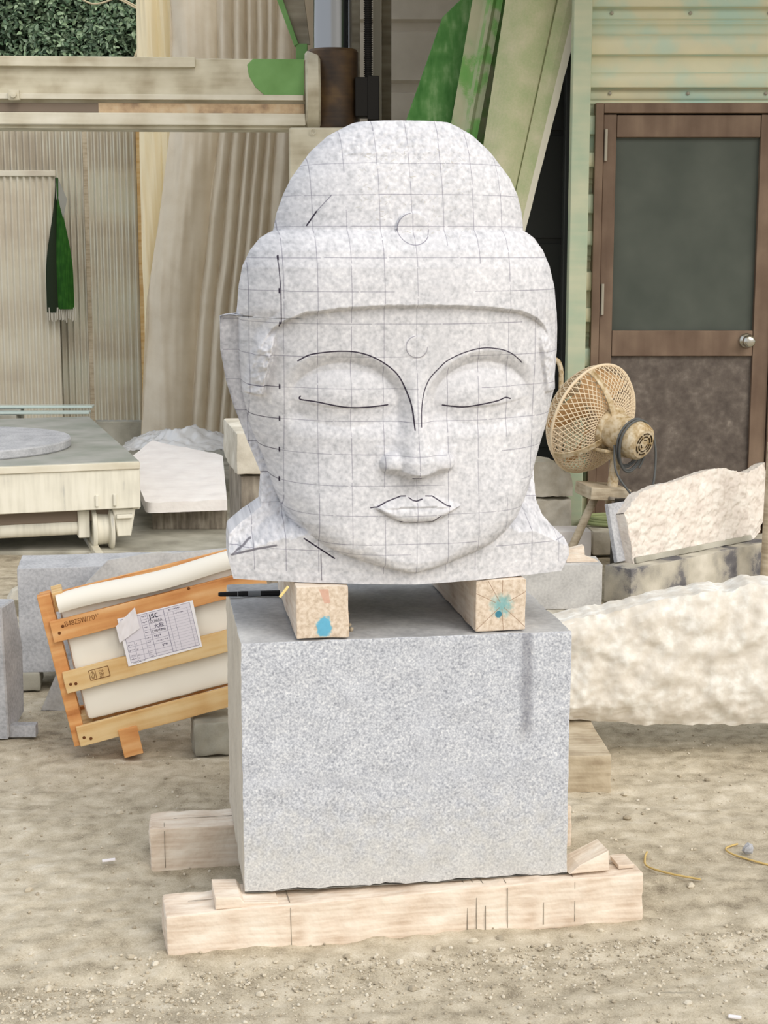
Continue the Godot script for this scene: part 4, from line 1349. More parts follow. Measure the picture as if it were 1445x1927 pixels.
# ---------- crate on the left ----------
func crate() -> void:
	var t := thing("wooden_crate", "tilted wooden crate of orange and yellow planks left of the granite block", "crate", V(-0.775, 0.040, -3.85))
	t.basis = Basis.from_euler(V(deg_to_rad(-4), deg_to_rad(13), deg_to_rad(11.6)))
	var L := 0.56
	var X := T(L / 2, 0, 0)
	for p in [[0.026, 0.052, M.plank_yellow], [0.171, 0.056, M.plank_yellow], [0.306, 0.055, M.plank]]:
		part("plank", box(V(L, p[1], 0.016), 0.002, T(L / 2, p[0], -0.008), 12, 0.0015, noise(int(p[0] * 900), 20.0, 2)), p[2], t)
	part("back_plank", box(V(L, 0.05, 0.014), 0.002, T(L / 2 + 0.01, 0.347, -0.225)), M.plank, t)
	part("back_plank", box(V(L, 0.05, 0.014), 0.002, T(L / 2, 0.03, -0.225)), M.plank, t)
	part("post", box(V(0.034, 0.40, 0.045), 0.002, T(0.002, 0.20, -0.040)), M.plank, t)
	part("post", box(V(0.03, 0.385, 0.045), 0.002, T(0.004, 0.19, -0.195)), M.plank, t)
	part("post", box(V(0.03, 0.385, 0.045), 0.002, T(L - 0.02, 0.19, -0.195)), M.plank, t)
	part("post", box(V(0.034, 0.40, 0.045), 0.002, T(L - 0.02, 0.20, -0.040)), M.plank, t)
	part("cross_batten", box(V(0.03, 0.03, 0.2), 0.002, T(0.03, 0.03, -0.12)), M.plank_yellow, t)
	part("cross_batten", box(V(0.028, 0.05, 0.13), 0.002, T(0.036, 0.375, -0.09)), M.plank_yellow, t)
	part("foot", box(V(0.05, 0.075, 0.1), 0.002, T(0.125, -0.02, -0.045)), M.plank, t)
	# nail heads and knots
	for q in [[0.018, 0.30], [0.03, 0.315], [0.014, 0.165], [0.027, 0.163], [0.014, 0.022], [0.03, 0.015], [0.36, 0.33]]:
		var kn := MB.new()
		kn.lathe([Vector2(0, 0.0012), Vector2(0.003, 0.0009), Vector2(0.0042, 0)], 8, Transform3D(Basis(Vector3.RIGHT, PI / 2), V(q[0], q[1], 0.0005)))
		part("nail_head", kn, M.ink_brown, t)
	# stamp: a framed mark with a wheat ear and code lines
	var stp := MB.new()
	for q in [[0.0, 0.013, 0.05, 0.0014], [0.0, -0.013, 0.05, 0.0014], [-0.025, 0.0, 0.0014, 0.026], [0.025, 0.0, 0.0014, 0.026], [-0.009, 0.0, 0.0012, 0.024]]:
		stp.rbox(V(q[2], q[3], 0.0006), 0.0002, T(0.09 + q[0], 0.174 + q[1], 0.0006))
	for k in 3:
		var pts := []
		for s in 9:
			var f := s / 8.0 * 2.0 - 1.0
			pts.append(V(0.073 + (k - 1) * 0.004 * sqrt(1.0 - f * f * 0.9), 0.174 + f * 0.009, 0.0008))
		stp.tube(pts, 0.0005, 4)
	part("stamp", stp, M.ink_brown, t, "brown stamped mark in a frame")
	for l in [["CN", 0.089, 0.1785, 7], ["TM", 0.089, 0.171, 9], ["HT", 0.089, 0.1635, 6]]:
		text(l[0] + ("-" if l[0] == "CN" else ""), 0.0065, V(l[1], l[2], 0.0003), t, M.ink_brown)
	text("B48Z5W/201W28", 0.0125, V(0.035, 0.318, 0.0003), t, M.ink_brown, 0.9)
	# paper waybill
	var pb := MB.new()
	pb.extr(PackedVector2Array(P2([0.165, 0.172, 0.359, 0.174, 0.363, 0.298, 0.166, 0.299])), 0.0008, T(0, 0, 0.0022), 0.0002)
	for k in pb.v.size():
		var v: Vector3 = pb.v[k]
		pb.u[k] = Vector2((v.x - 0.165) / 0.198, 1.0 - (v.y - 0.172) / 0.127)
	var w := 512
	var h := 330
	var im := Image.create(w, h, false, Image.FORMAT_RGB8)
	im.fill(C(226, 222, 232))
	im.fill_rect(Rect2i(0, 0, w, 10), C(240, 238, 244)); im.fill_rect(Rect2i(0, 0, 22, h), C(240, 238, 244)); im.fill_rect(Rect2i(w - 24, 0, 24, h), C(244, 242, 246)); im.fill_rect(Rect2i(0, h - 20, w, 20), C(244, 242, 246))
	var lc := C(140, 136, 156)
	var hl := func(x0: int, x1: int, y: int, th := 2) -> void: im.fill_rect(Rect2i(x0, y, x1 - x0, th), lc)
	var vl := func(x: int, y0: int, y1: int, th := 2) -> void: im.fill_rect(Rect2i(x, y0, th, y1 - y0), lc)
	hl.call(22, 488, 10, 3); hl.call(22, 488, 308, 3); vl.call(22, 10, 308, 3); vl.call(486, 10, 308, 3)
	vl.call(150, 10, 308); vl.call(196, 10, 308, 3); vl.call(306, 10, 308, 4); vl.call(330, 40, 308); vl.call(368, 40, 308); vl.call(462, 40, 308)
	hl.call(22, 150, 172); vl.call(72, 172, 308); vl.call(118, 172, 308)
	for k in 15: hl.call(308, 486, 40 + k * 19, 1)
	for y in [48, 84, 122, 158, 192, 226, 264, 290]: hl.call(150, 306, y)
	for y in [206, 240, 274]: hl.call(22, 150, y)
	var rg := RandomNumberGenerator.new(); rg.seed = 4
	var dash := func(x: int, y: int, n: int, big := 1) -> void:
		for k in n:
			im.fill_rect(Rect2i(x + k * 6 * big, y + rg.randi_range(0, 2), rg.randi_range(2, 5) * big, rg.randi_range(4, 8) * big), C(96, 92, 112))
	for y in [24, 62, 98, 134, 172]: dash.call(158, y, 5)
	for y in [196, 232, 268, 292]:
		dash.call(158, y + 6, 4); dash.call(30, y - 6, 6); dash.call(80, y - 4, 2)
	dash.call(226, 132, 10); dash.call(218, 206, 13); dash.call(340, 22, 14); dash.call(380, 54, 9); dash.call(34, 312, 14)
	dash.call(250, 236, 3, 2); dash.call(212, 168, 4, 2)
	for q in [[0, 9, 26, 9], [13, 0, 12, 14], [12, 14, 1, 27], [13, 12, 26, 27], [34, 1, 34, 27], [34, 1, 42, 1], [42, 1, 37, 9], [37, 9, 43, 14], [43, 14, 37, 18], [46, 2, 62, 2], [47, 2, 44, 27], [49, 10, 60, 10], [60, 10, 48, 27], [50, 12, 62, 27]]:
		for k in 31:
			im.fill_rect(Rect2i(226 + int(lerpf(q[0], q[2], k / 30.0)), 94 + int(lerpf(q[1], q[3], k / 30.0)), 3, 3), C(96, 92, 112))
	var pm := mat(C(255, 255, 255), 0.5)
	pm.albedo_texture = itex(im)
	pm.texture_repeat = false
	var lb := part("paper_label", pb, pm, t, "white printed waybill sheet")
	text("JSC", 0.0125, V(0.2445, 0.2840, 0.0024), lb, M.ink, 1.0, true)
	text("DUMAA", 0.0068, V(0.2445, 0.2705, 0.0024), lb, M.ink)
	text("CTN-1366", 0.0062, V(0.2435, 0.2445, 0.0024), lb, M.ink)
	var tp := MB.new()
	var tn := noise(33, 60.0, 3)
	var rows := []
	for r in 7:
		var row := PackedVector3Array()
		for c in 12:
			var u := c / 11.0
			var v := r / 6.0
			row.append(V(lerpf(0.158, 0.216, u), lerpf(0.262, 0.306, v) - (1.0 - u) * 0.024 + u * 0.012 * (v), 0.004 + 0.004 * (tn.get_noise_2d(u * 0.2, v * 0.2) + 0.5)))
		rows.append(row)
	tp.grid(rows)
	part("clear_tape", tp, M.paper, lb, "crumpled shiny tape at the corner of the waybill")
	# what the crate holds
	var s := thing("wrapped_slab", "flat slab wrapped in white sheet packed inside the tilted wooden crate", "slab", V(-0.775, 0.040, -3.85))
	s.basis = t.basis
	var wm := MB.new()
	wm.rbox(V(L - 0.05, 0.315, 0.13), 0.012, T(L / 2 + 0.008, 0.212, -0.088), 30, 0.004, noise(34, 9.0, 2))
	part("wrapping", wm, M.wrap, s)
	var rl := []
	for r in 13:
		var a := lerpf(-0.5, 2.6, r / 12.0)
		var row := PackedVector3Array()
		for c in 40:
			var x := lerpf(0.03, L, c / 39.0)
			row.append(V(x, 0.362 + 0.030 * sin(a) + 0.004 * sin(x * 16.0), -0.035 + 0.038 * cos(a) + 0.003 * sin(x * 11.0 + a)))
		rl.append(row)
	var rm := MB.new()
	rm.grid(rl)
	part("folded_edge", rm, M.wrap, s)
	solo("concrete_chock", "grey concrete block propping up the right end of the crate", "block", box(V(0.1, 0.09, 0.12), 0.006, T(0, 0.045, 0), 12, 0.006, noise(35, 18.0, 2)), M.concrete, V(-0.452, 0.0, -3.96), 0.2)

func text(s: String, size: float, at: Vector3, par: Node, m: Material, wide := 1.0, bold := false) -> void:
	var tm := TextMesh.new()
	var f := SystemFont.new()
	f.font_names = PackedStringArray(["Droid Sans"])
	if bold: f.font_weight = 700
	tm.font = f
	tm.text = s
	tm.font_size = 32
	tm.pixel_size = size / 24.0
	tm.depth = 0.0004
	tm.horizontal_alignment = HORIZONTAL_ALIGNMENT_LEFT
	tm.vertical_alignment = VERTICAL_ALIGNMENT_CENTER
	tm.material = m
	var o := MeshInstance3D.new()
	o.name = "lettering"
	o.mesh = tm
	var k := 0
	while par.has_node(NodePath(o.name)):
		k += 1
		o.name = "lettering_%03d" % k
	par.add_child(o, true)
	o.position = at
	o.scale = V(wide, 1, 1)

func outline_stone(nm: String, label: String, cat: String, out: Array, thick: float, m: Material, at: Vector3, turn: float, rx: float, rings := 24, nth := 140, amp := 0.02, freq := 12.0, bulge := 0.0, sd := 1) -> Node3D:
	var mb := MB.new()
	mb.rslab(P2(out), thick, T(0, 0, 0, rx, 0, 0), rings, nth, amp, noise(sd, freq, 4), bulge)
	return solo(nm, label, cat, mb, m, at, turn)

# ---------- stones on the left ----------
func left_stones() -> void:
	# big block standing behind the crate
	var yw := deg_to_rad(8.5)
	solo("granite_slab", "blue-grey sawn granite block standing on feet behind the wooden crate", "block", box(V(0.72, 0.318, 0.2), 0.004, T(0.36, 0.159, -0.1), 20, 0.002, noise(81, 16.0, 2)), M.granite_dark, V(-1.078, 0.052, -4.51), yw)
	for k in 2:
		solo("foot_block", ["small concrete foot under the left end of the blue-grey block", "small concrete foot under the right end of the blue-grey block, behind the crate"][k], "block", box(V(0.075, 0.056, 0.14), 0.006, T(0.04, 0.028, -0.06), 8, 0.003, noise(82 + k, 20.0, 2)), M.concrete, [V(-1.10, -0.002, -4.51), V(-0.52, -0.002, -4.62)][k], yw)
	outline_stone("stone_slab", "pale dusty stone slab with a slanted edge leaning on the blue-grey block", "slab", [-0.02, 0.0, 0.5, 0.0, 0.5, 0.43, 0.26, 0.415, 0.21, 0.42, 0.07, 0.40, 0.0, 0.33], 0.025, M.granite_pale, V(-0.87, 0.0, -4.44), yw, -5.0, 10, 40, 0.003, 14.0, 0.0, 83)
	outline_stone("stone_shard", "light grey triangular shard of stone leaning behind the crate's left foot", "slab", [0.0, 0.0, 0.22, -0.005, 0.2, 0.13, 0.115, 0.158, 0.055, 0.13], 0.03, M.granite_pale, V(-0.975, 0.002, -4.30), 0.05, -12.0, 10, 40, 0.003, 20.0, 0.0, 84)
	# slab standing at the left edge
	var t := MB.new()
	t.extr(PackedVector2Array(P2([0.0, 0.0, 0.15, 0.03, 0.16, 0.215, 0.10, 0.36, -0.02, 0.365])), 0.19, Transform3D(Basis(Vector3.UP, PI / 2), Vector3.ZERO), 0.004)
	solo("edge_slab", "speckled granite slab standing on the dirt at the photo's left edge", "slab", t, M.granite_dark, V(-1.002, 0.004, -4.03), deg_to_rad(-3.0))
	solo("spacer_block", "small dark spacer block with a pale top beside the left edge slab", "block", box(V(0.075, 0.034, 0.035), 0.002, T(0, 0.017, 0)), M.granite_dark, V(-0.972, 0.002, -4.065), 0.04)
	for k in 7:
		var r := MB.new()
		r.rock(V(0.15 - 0.01 * k, 0.11, 0.12), 300 + k, 9)
		solo("rubble_stone", ["pale rubble stone low at the photo's left edge", "pale rubble stone beside the blue-grey block", "pale rubble stone in the middle of the left pile", "pale rubble stone on top of the left pile", "pale rubble stone at the back of the left pile", "pale rubble stone behind the left edge slab", "pale rubble stone at the foot of the left pile"][k], "stone", r, M.dust_stone, [V(-1.32, 0.05, -5.1), V(-1.16, 0.05, -5.05), V(-1.35, 0.155, -5.12), V(-1.25, 0.10, -5.26), V(-1.46, 0.05, -5.2), V(-1.25, 0.045, -4.9), V(-1.12, 0.04, -4.8)][k], k * 0.9, "rubble stones at the left")
	# pale block beyond the saw table
	outline_stone("white_slab", "thick whitish stone slab lying beyond the saw table, before the curtain", "slab", [0.0, 0.0, 0.36, 0.05, 0.26, 0.86, -0.14, 1.16, -0.20, 0.75], 0.05, M.white_stone, V(-1.07, 0.168, -6.95), 0.0, -83.0, 20, 40, 0.008, 8.0, 0.0, 85)
	for k in 2:
		solo("floor_timber", ["dark timber batten under the near edge of the whitish slab", "dark timber batten under the far edge of the whitish slab"][k], "timber", box(V(0.34, [0.118, 0.190][k], 0.07), 0.005, T(0, [0.059, 0.095][k], 0)), M.grey_wood, [V(-0.90, 0.014, -7.16), V(-1.02, 0.014, -7.76)][k], 0.0)
	solo("grey_step", "small grey stone block between the saw table and the curtain", "block", box(V(0.16, 0.09, 0.2), 0.006, T(0, 0.045, 0)), M.granite_dark, V(-1.36, 0.012, -8.95), 0.15)
	# plastic sheeting
	var pn := noise(86, 1.1, 3)
	var rows := []
	for r in 40:
		var row := PackedVector3Array()
		for c in 60:
			var u := c / 59.0 * 2.0 - 1.0
			var v := r / 39.0 * 2.0 - 1.0
			var d := u * u + v * v
			var y := maxf(0.0, 0.10 * (1.0 - d)) * (0.7 + 0.6 * pn.get_noise_2d(u * 1.3, v * 1.3)) + 0.022 * absf(pn.get_noise_2d(u * 3.0, v * 3.0))
			row.append(V(u * 0.30, y, -v * 0.28))
		rows.append(row)
	var pm := MB.new()
	pm.grid(rows)
	solo("plastic_sheet", "crumpled grey plastic sheeting heaped at the foot of the curtain", "sheeting", pm, M.plastic, V(-1.08, 0.262, -8.32))
	var bk := MB.new()
	bk.rock(V(0.13, 0.1, 0.1), 87, 9)
	solo("black_bag", "small black bag lying under the curtain's left hem", "bag", bk, M.black, V(-1.36, 0.155, -9.05))
	var bs := box(V(0.2, 0.1, 0.2), 0.01, T(0, 0.05, 0))
	solo("low_stone", "low grey stone under the black bag by the curtain", "block", bs, M.granite_dark, V(-1.33, 0.012, -9.2))
	# stacked pillar blocks behind the head's left
	t = MB.new()
	t.rbox(V(0.24, 0.125, 0.4), 0.006, T(0.12, 0.0625, -0.2), 16, 0.005, noise(88, 12.0, 2))
	solo("beige_block", "beige stone block on top of the pile behind the head's left side", "block", t, M.dust_stone, V(-0.432, 0.640, -4.55), deg_to_rad(11.0))
	var pb := MB.new()
	pb.rbox(V(0.23, 0.634, 0.36), 0.006, T(0.12, 0.317, -0.2), 20, 0.004, noise(89, 10.0, 2))
	solo("weathered_block", "tall weathered grey timber block under the beige stone behind the head", "block", pb, M.grey_wood, V(-0.425, 0.0, -4.555), deg_to_rad(11.0))
	# hanging green brush
	var hs := thing("hanging_strap", "dark green strap with a frayed pale end hanging on the corrugated panel's edge", "strap", V(-2.01, 1.72, -9.83))
	var sn := noise(90, 1.0, 2)
	var strip := func(x0: float, w0: float, x1: float, w1: float, x2: float, w2: float, y1: float, y2: float, z: float) -> MB:
		var rr := []
		for k in 21:
			var f := k / 20.0
			var y := lerpf(0, y2, f)
			var xc := lerpf(x0, x1, smoothstep(0, y1, y)) if y > y1 else lerpf(x1, x2, (y - y1) / (y2 - y1))
			var ww := lerpf(w0, w1, smoothstep(0, y1, y)) if y > y1 else lerpf(w1, w2, (y - y1) / (y2 - y1))
			var row := PackedVector3Array()
			for c in 9:
				var u := c / 8.0 * 2 - 1
				row.append(V(xc + ww * u, y, z + 0.02 * (1 - u * u)))
			row.reverse()
			rr.append(row)
		var q := MB.new()
		q.grid(rr)
		return q
	part("green_cloth", strip.call(0.006, 0.006, 0.034, 0.052, 0.036, 0.050, -0.60, -0.80, 0.01), M.strap_green, hs)
	part("dark_cloth", strip.call(-0.005, 0.004, -0.045, 0.042, -0.046, 0.042, -0.62, -0.82, 0.0), M.strap_dark, hs)
	var fg := MB.new()
	for k in 16:
		var x := -0.07 + 0.0108 * k
		fg.tube([V(x, -0.79, 0.012), V(x + 0.008 * sn.get_noise_1d(k * 3.1), -0.87 - 0.02 * sn.get_noise_1d(k * 7.0), 0.014)], 0.004, 5)
	part("fringe", fg, M.fringe, hs, "frayed pale fringe of the strap")
	var cl := MB.new()
	cl.grid([PackedVector3Array([V(0.02, -0.22, 0.02), V(0.035, -0.25, 0.015)]), PackedVector3Array([V(0.0, -0.12, 0.03), V(0.065, -0.13, 0.02)]), PackedVector3Array([V(-0.005, 0.0, 0.01), V(0.01, 0.0, 0.01)])])
	for k in cl.n.size():
		if cl.n[k].z < 0: cl.n[k] = -cl.n[k]
	part("grey_cloth", cl, M.grey_cloth, hs)

# ---------- stones on the right ----------
func right_stones() -> void:
	var o := outline_stone("boulder_slab", "large pale cream rough stone slab propped on timber right of the block", "stone", [0.40, 0.100, 0.482, 0.097, 0.585, 0.090, 0.749, 0.083, 0.90, 0.084, 0.989, 0.09, 1.2, 0.086, 1.45, 0.10, 1.5, 0.25, 1.4, 0.42, 1.2, 0.455, 0.974, 0.452, 0.933, 0.457, 0.887, 0.438, 0.82, 0.435, 0.766, 0.426, 0.712, 0.415, 0.645, 0.397, 0.578, 0.38, 0.524, 0.373, 0.457, 0.356, 0.38, 0.33], 0.11, M.boulder, V(0, 0, -3.90), 0.0, 0.0, 60, 170, 0.016, 9.0, 0.03, 91)
	solo("support_timber", "stained squared timber under the left end of the cream stone slab", "timber", box(V(0.115, 0.094, 0.60), 0.004, T(0, 0.042, 0), 20, 0.004, noise(92, 12.0, 2)), M.timber_dusty, V(0.478, 0.0, -3.936), deg_to_rad(2.8))
	solo("support_timber", "squared timber under the right end of the cream stone slab, out by the edge", "timber", box(V(0.12, 0.09, 0.60), 0.004, T(0, 0.042, 0), 20, 0.004, noise(93, 12.0, 2)), M.timber_dusty, V(1.30, 0.0, -3.98), 0.0)
	var y41 := deg_to_rad(41.0)
	solo("stone_bar", "long dark stone bar with white dust and black patches behind the cream slab", "stone", box(V(1.05, 0.142, 0.13), 0.005, T(0.525, 0.071, -0.065), 40, 0.005, noise(94, 9.0, 3)), M.slab_dark, V(0.902, 0.0, -5.60), y41)
	o = outline_stone("rough_slab", "broken slab of pinkish pale stone with a hammered face on the dark bar", "stone", [0.0, 0.0, 0.738, 0.0, 0.777, 0.017, 0.859, 0.095, 0.887, 0.30, 0.82, 0.282, 0.745, 0.269, 0.68, 0.283, 0.613, 0.303, 0.54, 0.305, 0.477, 0.299, 0.309, 0.279, 0.20, 0.276, 0.085, 0.255, -0.012, 0.191], 0.05, M.rough_face, V(0.924, 0.142, -5.70), y41, -12.0, 70, 200, 0.012, 26.0, 0.006, 95)
	var bd := box(V(0.71, 0.022, 0.012), 0.003, T(0.36, 0.012, 0.004, -12, 0, 0), 20, 0.002, noise(96, 20.0, 2))
	part("sawn_edge", bd, M.concrete, o, "smooth grey sawn strip along the slab's foot")
	solo("thin_slab", "thin grey slab leaning behind the left edge of the hammered pale slab", "slab", box(V(0.3, 0.22, 0.02), 0.003, T(0.12, 0.11, 0, -14, 0, 0)), M.granite_dark, V(0.865, 0.142, -5.745), y41)
	# granite block with things on it
	solo("granite_block", "light grey granite block lying behind the pedestal's right shoulder", "block", box(V(0.50, 0.166, 0.16), 0.003, T(-0.25, 0.083, -0.08), 16, 0.0015, noise(97, 14.0, 2)), M.granite_pale, V(0.792, 0.0, -5.57), 0.02)
	solo("flat_stone", "flat broken pale stone before the light grey granite block", "stone", box(V(0.20, 0.03, 0.1), 0.008, T(0, 0.015, 0), 14, 0.006, noise(98, 20.0, 2)), M.dust_stone, V(0.665, 0.0, -5.40), 0.1)
	var wa := MB.new()
	wa.extr(PackedVector2Array(P2([0, 0, 0.12, 0.0, 0.05, 0.028, 0.0, 0.03])), 0.05, Transform3D(), 0.001)
	solo("wood_wedge", "lower pale wooden wedge lying on the light grey granite block", "wedge", wa, M.timber, V(0.665, 0.167, -5.60), 0.1)
	var wb := MB.new()
	wb.extr(PackedVector2Array(P2([0, 0, 0.075, 0.0, 0.07, 0.045, 0.0, 0.028])), 0.04, Transform3D(), 0.001)
	solo("wood_wedge", "upper pale wooden wedge behind the other on the granite block", "wedge", wb, M.timber, V(0.668, 0.168, -5.672), 0.1)
	solo("white_block", "white squared stone block behind the light grey granite block", "block", box(V(0.26, 0.125, 0.14), 0.004, T(-0.13, 0.0625, -0.07), 12, 0.002, noise(99, 14.0, 2)), M.white_stone, V(0.868, 0.004, -6.45), 0.08)
	solo("stacked_stone", "lower of two beige stone blocks stacked right of the head", "block", box(V(0.30, 0.225, 0.2), 0.008, T(-0.15, 0.112, -0.1), 24, 0.012, noise(100, 11.0, 3)), M.dust_stone, V(0.803, 0.012, -6.62), 0.1)
	var ub := MB.new()
	ub.rslab(P2([-0.31, 0.0, 0.005, 0.0, 0.005, 0.045, -0.005, 0.10, -0.035, 0.105, -0.06, 0.14, -0.12, 0.15, -0.31, 0.14]), 0.2, Transform3D(), 14, 40, 0.008, noise(101, 12.0, 3), 0.004)
	solo("stacked_stone", "upper of two beige stone blocks stacked right of the head", "block", ub, M.dust_stone, V(0.803, 0.248, -6.63), 0.1)
	var tb := box(V(0.19, 0.10, 0.34), 0.005, T(0, 0.05, 0), 12, 0.003, noise(102, 12.0, 2))
	solo("stone_trough", "low tan stone block with dark spots under the green hose", "block", tb, M.dust_stone, V(0.975, 0.008, -6.72), 0.05)
	# hose lying on it
	var hp := []
	for k in 70:
		var a := k / 69.0 * TAU * 2.6
		var r := 0.085 + 0.006 * sin(a * 0.7)
		hp.append(V(r * cos(a) * 1.25, 0.008 + 0.011 * a / TAU, r * sin(a)))
	var hm := MB.new()
	hm.tube(hp, 0.008, 8)
	solo("garden_hose", "coiled pale green hose lying on the low tan block", "hose", hm, M.hose, V(0.975, 0.110, -6.73))
	# dark angle bracket
	var bm := MB.new()
	bm.extr(PackedVector2Array(P2([0.0, -0.30, 0.028, -0.30, 0.036, -0.06, 0.05, -0.035, 0.10, -0.03, 0.10, 0.0, 0.014, 0.0, 0.006, -0.05, 0.0, -0.12])), 0.05, T(0, 0.30, 0), 0.003)
	solo("steel_bracket", "dark bent steel bracket standing left of the hammered slab", "bracket", bm, M.black_iron, V(0.915, 0.012, -6.12), 0.2)
	var lg := MB.new()
	lg.tube([V(0, 0.0, 0), V(0.012, 0.56, -0.02)], 0.03, 12)
	solo("wood_post", "brown round wooden post at the photo's right edge", "post", lg, M.timber_dusty, V(1.487, 0.0, -5.95))

# ---------- fan ----------
func fan() -> void:
	var t := thing("industrial_fan", "rusty beige floor fan with wire guard seen from behind, before the door", "fan", V(0.86, 0.0, -6.45))
	var nn := V(0.63, -0.27, 0.73).normalized()
	var sx := Vector3.UP.cross(nn).normalized()
	var bs := Basis(sx, nn, sx.cross(nn)).orthonormalized()
	var X := Transform3D(bs, V(0.0, 0.60, 0.0))
	var R := 0.235
	for side in 2:
		var m := MB.new()
		for fam in 2:
			for k in 54:
				var pts := []
				for s in 15:
					var f := s / 14.0
					var rr: float = lerpf(R, 0.072 if side == 0 else 0.05, f)
					var yy: float = (0.105 if side == 0 else -0.14) * pow(sin(f * PI / 2), 0.62)
					var a := TAU * k / 54.0 + (1 if fam == 0 else -1) * f * 0.85
					pts.append(X * V(rr * cos(a), yy, rr * sin(a)))
				m.tube(pts, 0.0023, 4, false, false)
		part("rear_guard" if side == 0 else "front_guard", m, M.fan_wire, t)
	var ring := []
	for k in 64: ring.append(X * V(R * cos(TAU * k / 64.0), 0, R * sin(TAU * k / 64.0)))
	var rm := MB.new()
	rm.tube(ring, 0.0065, 8, true)
	part("guard_ring", rm, M.fan_wire, t)
	# bracket straps from the motor to the ring
	for k in 3:
		var a: float = [2.55, 0.15, -2.0][k] + 0.0
		var d := V(cos(a), 0, sin(a))
		var sd := V(-sin(a), 0, cos(a))
		var q := MB.new()
		var path := []
		for s in 13:
			var f := s / 12.0
			path.append(d * lerpf(R + 0.006, 0.06, f) + V(0, 0.016 + 0.112 * pow(sin(f * PI / 2), 0.6), 0))
		for s in 12:
			var a0: Vector3 = path[s]
			var a1: Vector3 = path[s + 1]
			var yv := (a1 - a0).normalized()
			var bb := Basis(sd, yv, sd.cross(yv))
			q.rbox(V(0.026, a0.distance_to(a1) * 1.06, 0.005), 0.0015, X * Transform3D(bb, (a0 + a1) / 2))
		part("strap", q, M.fan_metal, t)
	var hub := MB.new()
	hub.lathe([Vector2(0.05, 0.095), Vector2(0.088, 0.1), Vector2(0.092, 0.11), Vector2(0.085, 0.125), Vector2(0.05, 0.13)], 36, X)
	part("mounting_ring", hub, M.fan_metal, t)
	var mo := MB.new()
	mo.lathe([Vector2(0.0, 0.08), Vector2(0.066, 0.08), Vector2(0.075, 0.10), Vector2(0.076, 0.20), Vector2(0.078, 0.205), Vector2(0.078, 0.26), Vector2(0.072, 0.278), Vector2(0.06, 0.288), Vector2(0.0, 0.292)], 40, X)
	part("motor", mo, M.fan_metal, t)
	var ve := MB.new()
	for r in [0.018, 0.031, 0.044]:
		for q in 6:
			if r < 0.02 and q % 2 == 1: continue
			var pts := []
			for s in 7:
				var a: float = TAU * (q + 0.12 + 0.76 * s / 6.0) / 6.0
				pts.append(X * V(r * cos(a), 0.2915 - 0.0006 * (r / 0.03), r * sin(a)))
			ve.tube(pts, 0.0028, 6)
	part("vent_slot", ve, M.fan_vent, t)
	for k in 4:
		var rows := []
		for r in 9:
			var f := r / 8.0
			var rr := lerpf(0.05, 0.205, f)
			var row := PackedVector3Array()
			for c in 9:
				var u := c / 8.0 - 0.5
				var a: float = TAU * k / 4.0 + u * (1.15 - 0.25 * f) + 0.25 * f
				row.append(X * V(rr * cos(a), -0.02 + u * 0.085, rr * sin(a)))
			rows.append(row)
		var q := MB.new()
		q.grid(rows)
		part("blade", q, M.fan_blade, t)
	# yoke and stool
	var top := X * V(0, 0.15, 0)
	var yk := MB.new()
	yk.rbox(V(0.13, 0.014, 0.09), 0.004, T(top.x - 0.03, top.y - 0.085, top.z + 0.01, 0, 30, -14))
	yk.rbox(V(0.05, 0.05, 0.05), 0.006, T(top.x - 0.01, top.y - 0.075, top.z, 0, 30, -8))
	part("motor_bracket", yk, M.fan_metal, t)
	var bx := top.x
	var bz := top.z
	var st := MB.new()
	st.tube([V(bx - 0.02, 0.335, bz), V(bx - 0.005, top.y - 0.07, bz)], 0.022, 12)
	part("neck", st, M.fan_metal, t)
	part("stool_plate", box(V(0.17, 0.05, 0.2), 0.004, T(bx - 0.06, 0.315, bz, 0, 12, -5)), M.timber_dusty, t)
	part("stool_plate", box(V(0.18, 0.012, 0.2), 0.003, T(bx + 0.02, 0.292, bz, 0, 12, -7)), M.grey_wood, t)
	for l in [[-0.10, -0.26, 0.04, 0.017], [0.02, 0.03, 0.07, 0.015], [-0.02, 0.02, -0.12, 0.014], [0.06, 0.10, 0.02, 0.014]]:
		var q := MB.new()
		q.tube([V(bx + l[0] * 0.7 - 0.02, 0.298, bz + l[2] * 0.4), V(bx + l[1] * 0.85, 0.016, bz + l[2] + 0.02)], l[3], 10)
		part("leg", q, M.timber_dusty, t)
	# cable looped round the motor
	var cp := []
	for k in 120:
		var f := k / 119.0
		var a := f * TAU * 4.0 + 1.0
		var sag: float = maxf(0.0, -(X.basis * V(cos(a), 0, sin(a))).y) * (0.035 + 0.03 * f)
		cp.append(X * V(0.083 * cos(a), 0.215 + 0.028 * f + 0.004 * sin(a * 0.5), 0.083 * sin(a)) + V(0, -sag, 0))
	var cm := MB.new()
	cm.tube(cp, 0.0048, 6)
	var e0: Vector3 = X * V(0, 0.24, 0)
	cm.tube(spline([e0 + V(-0.085, -0.02, 0.02), e0 + V(-0.08, -0.12, 0.04), e0 + V(-0.03, -0.2, 0.05), e0 + V(0.02, -0.24, 0.05), e0 + V(0.07, -0.19, 0.03), e0 + V(0.085, -0.06, 0.0), e0 + V(0.07, 0.03, 0.0)], 8), 0.0048, 6)
	part("cable", cm, M.cable, t)

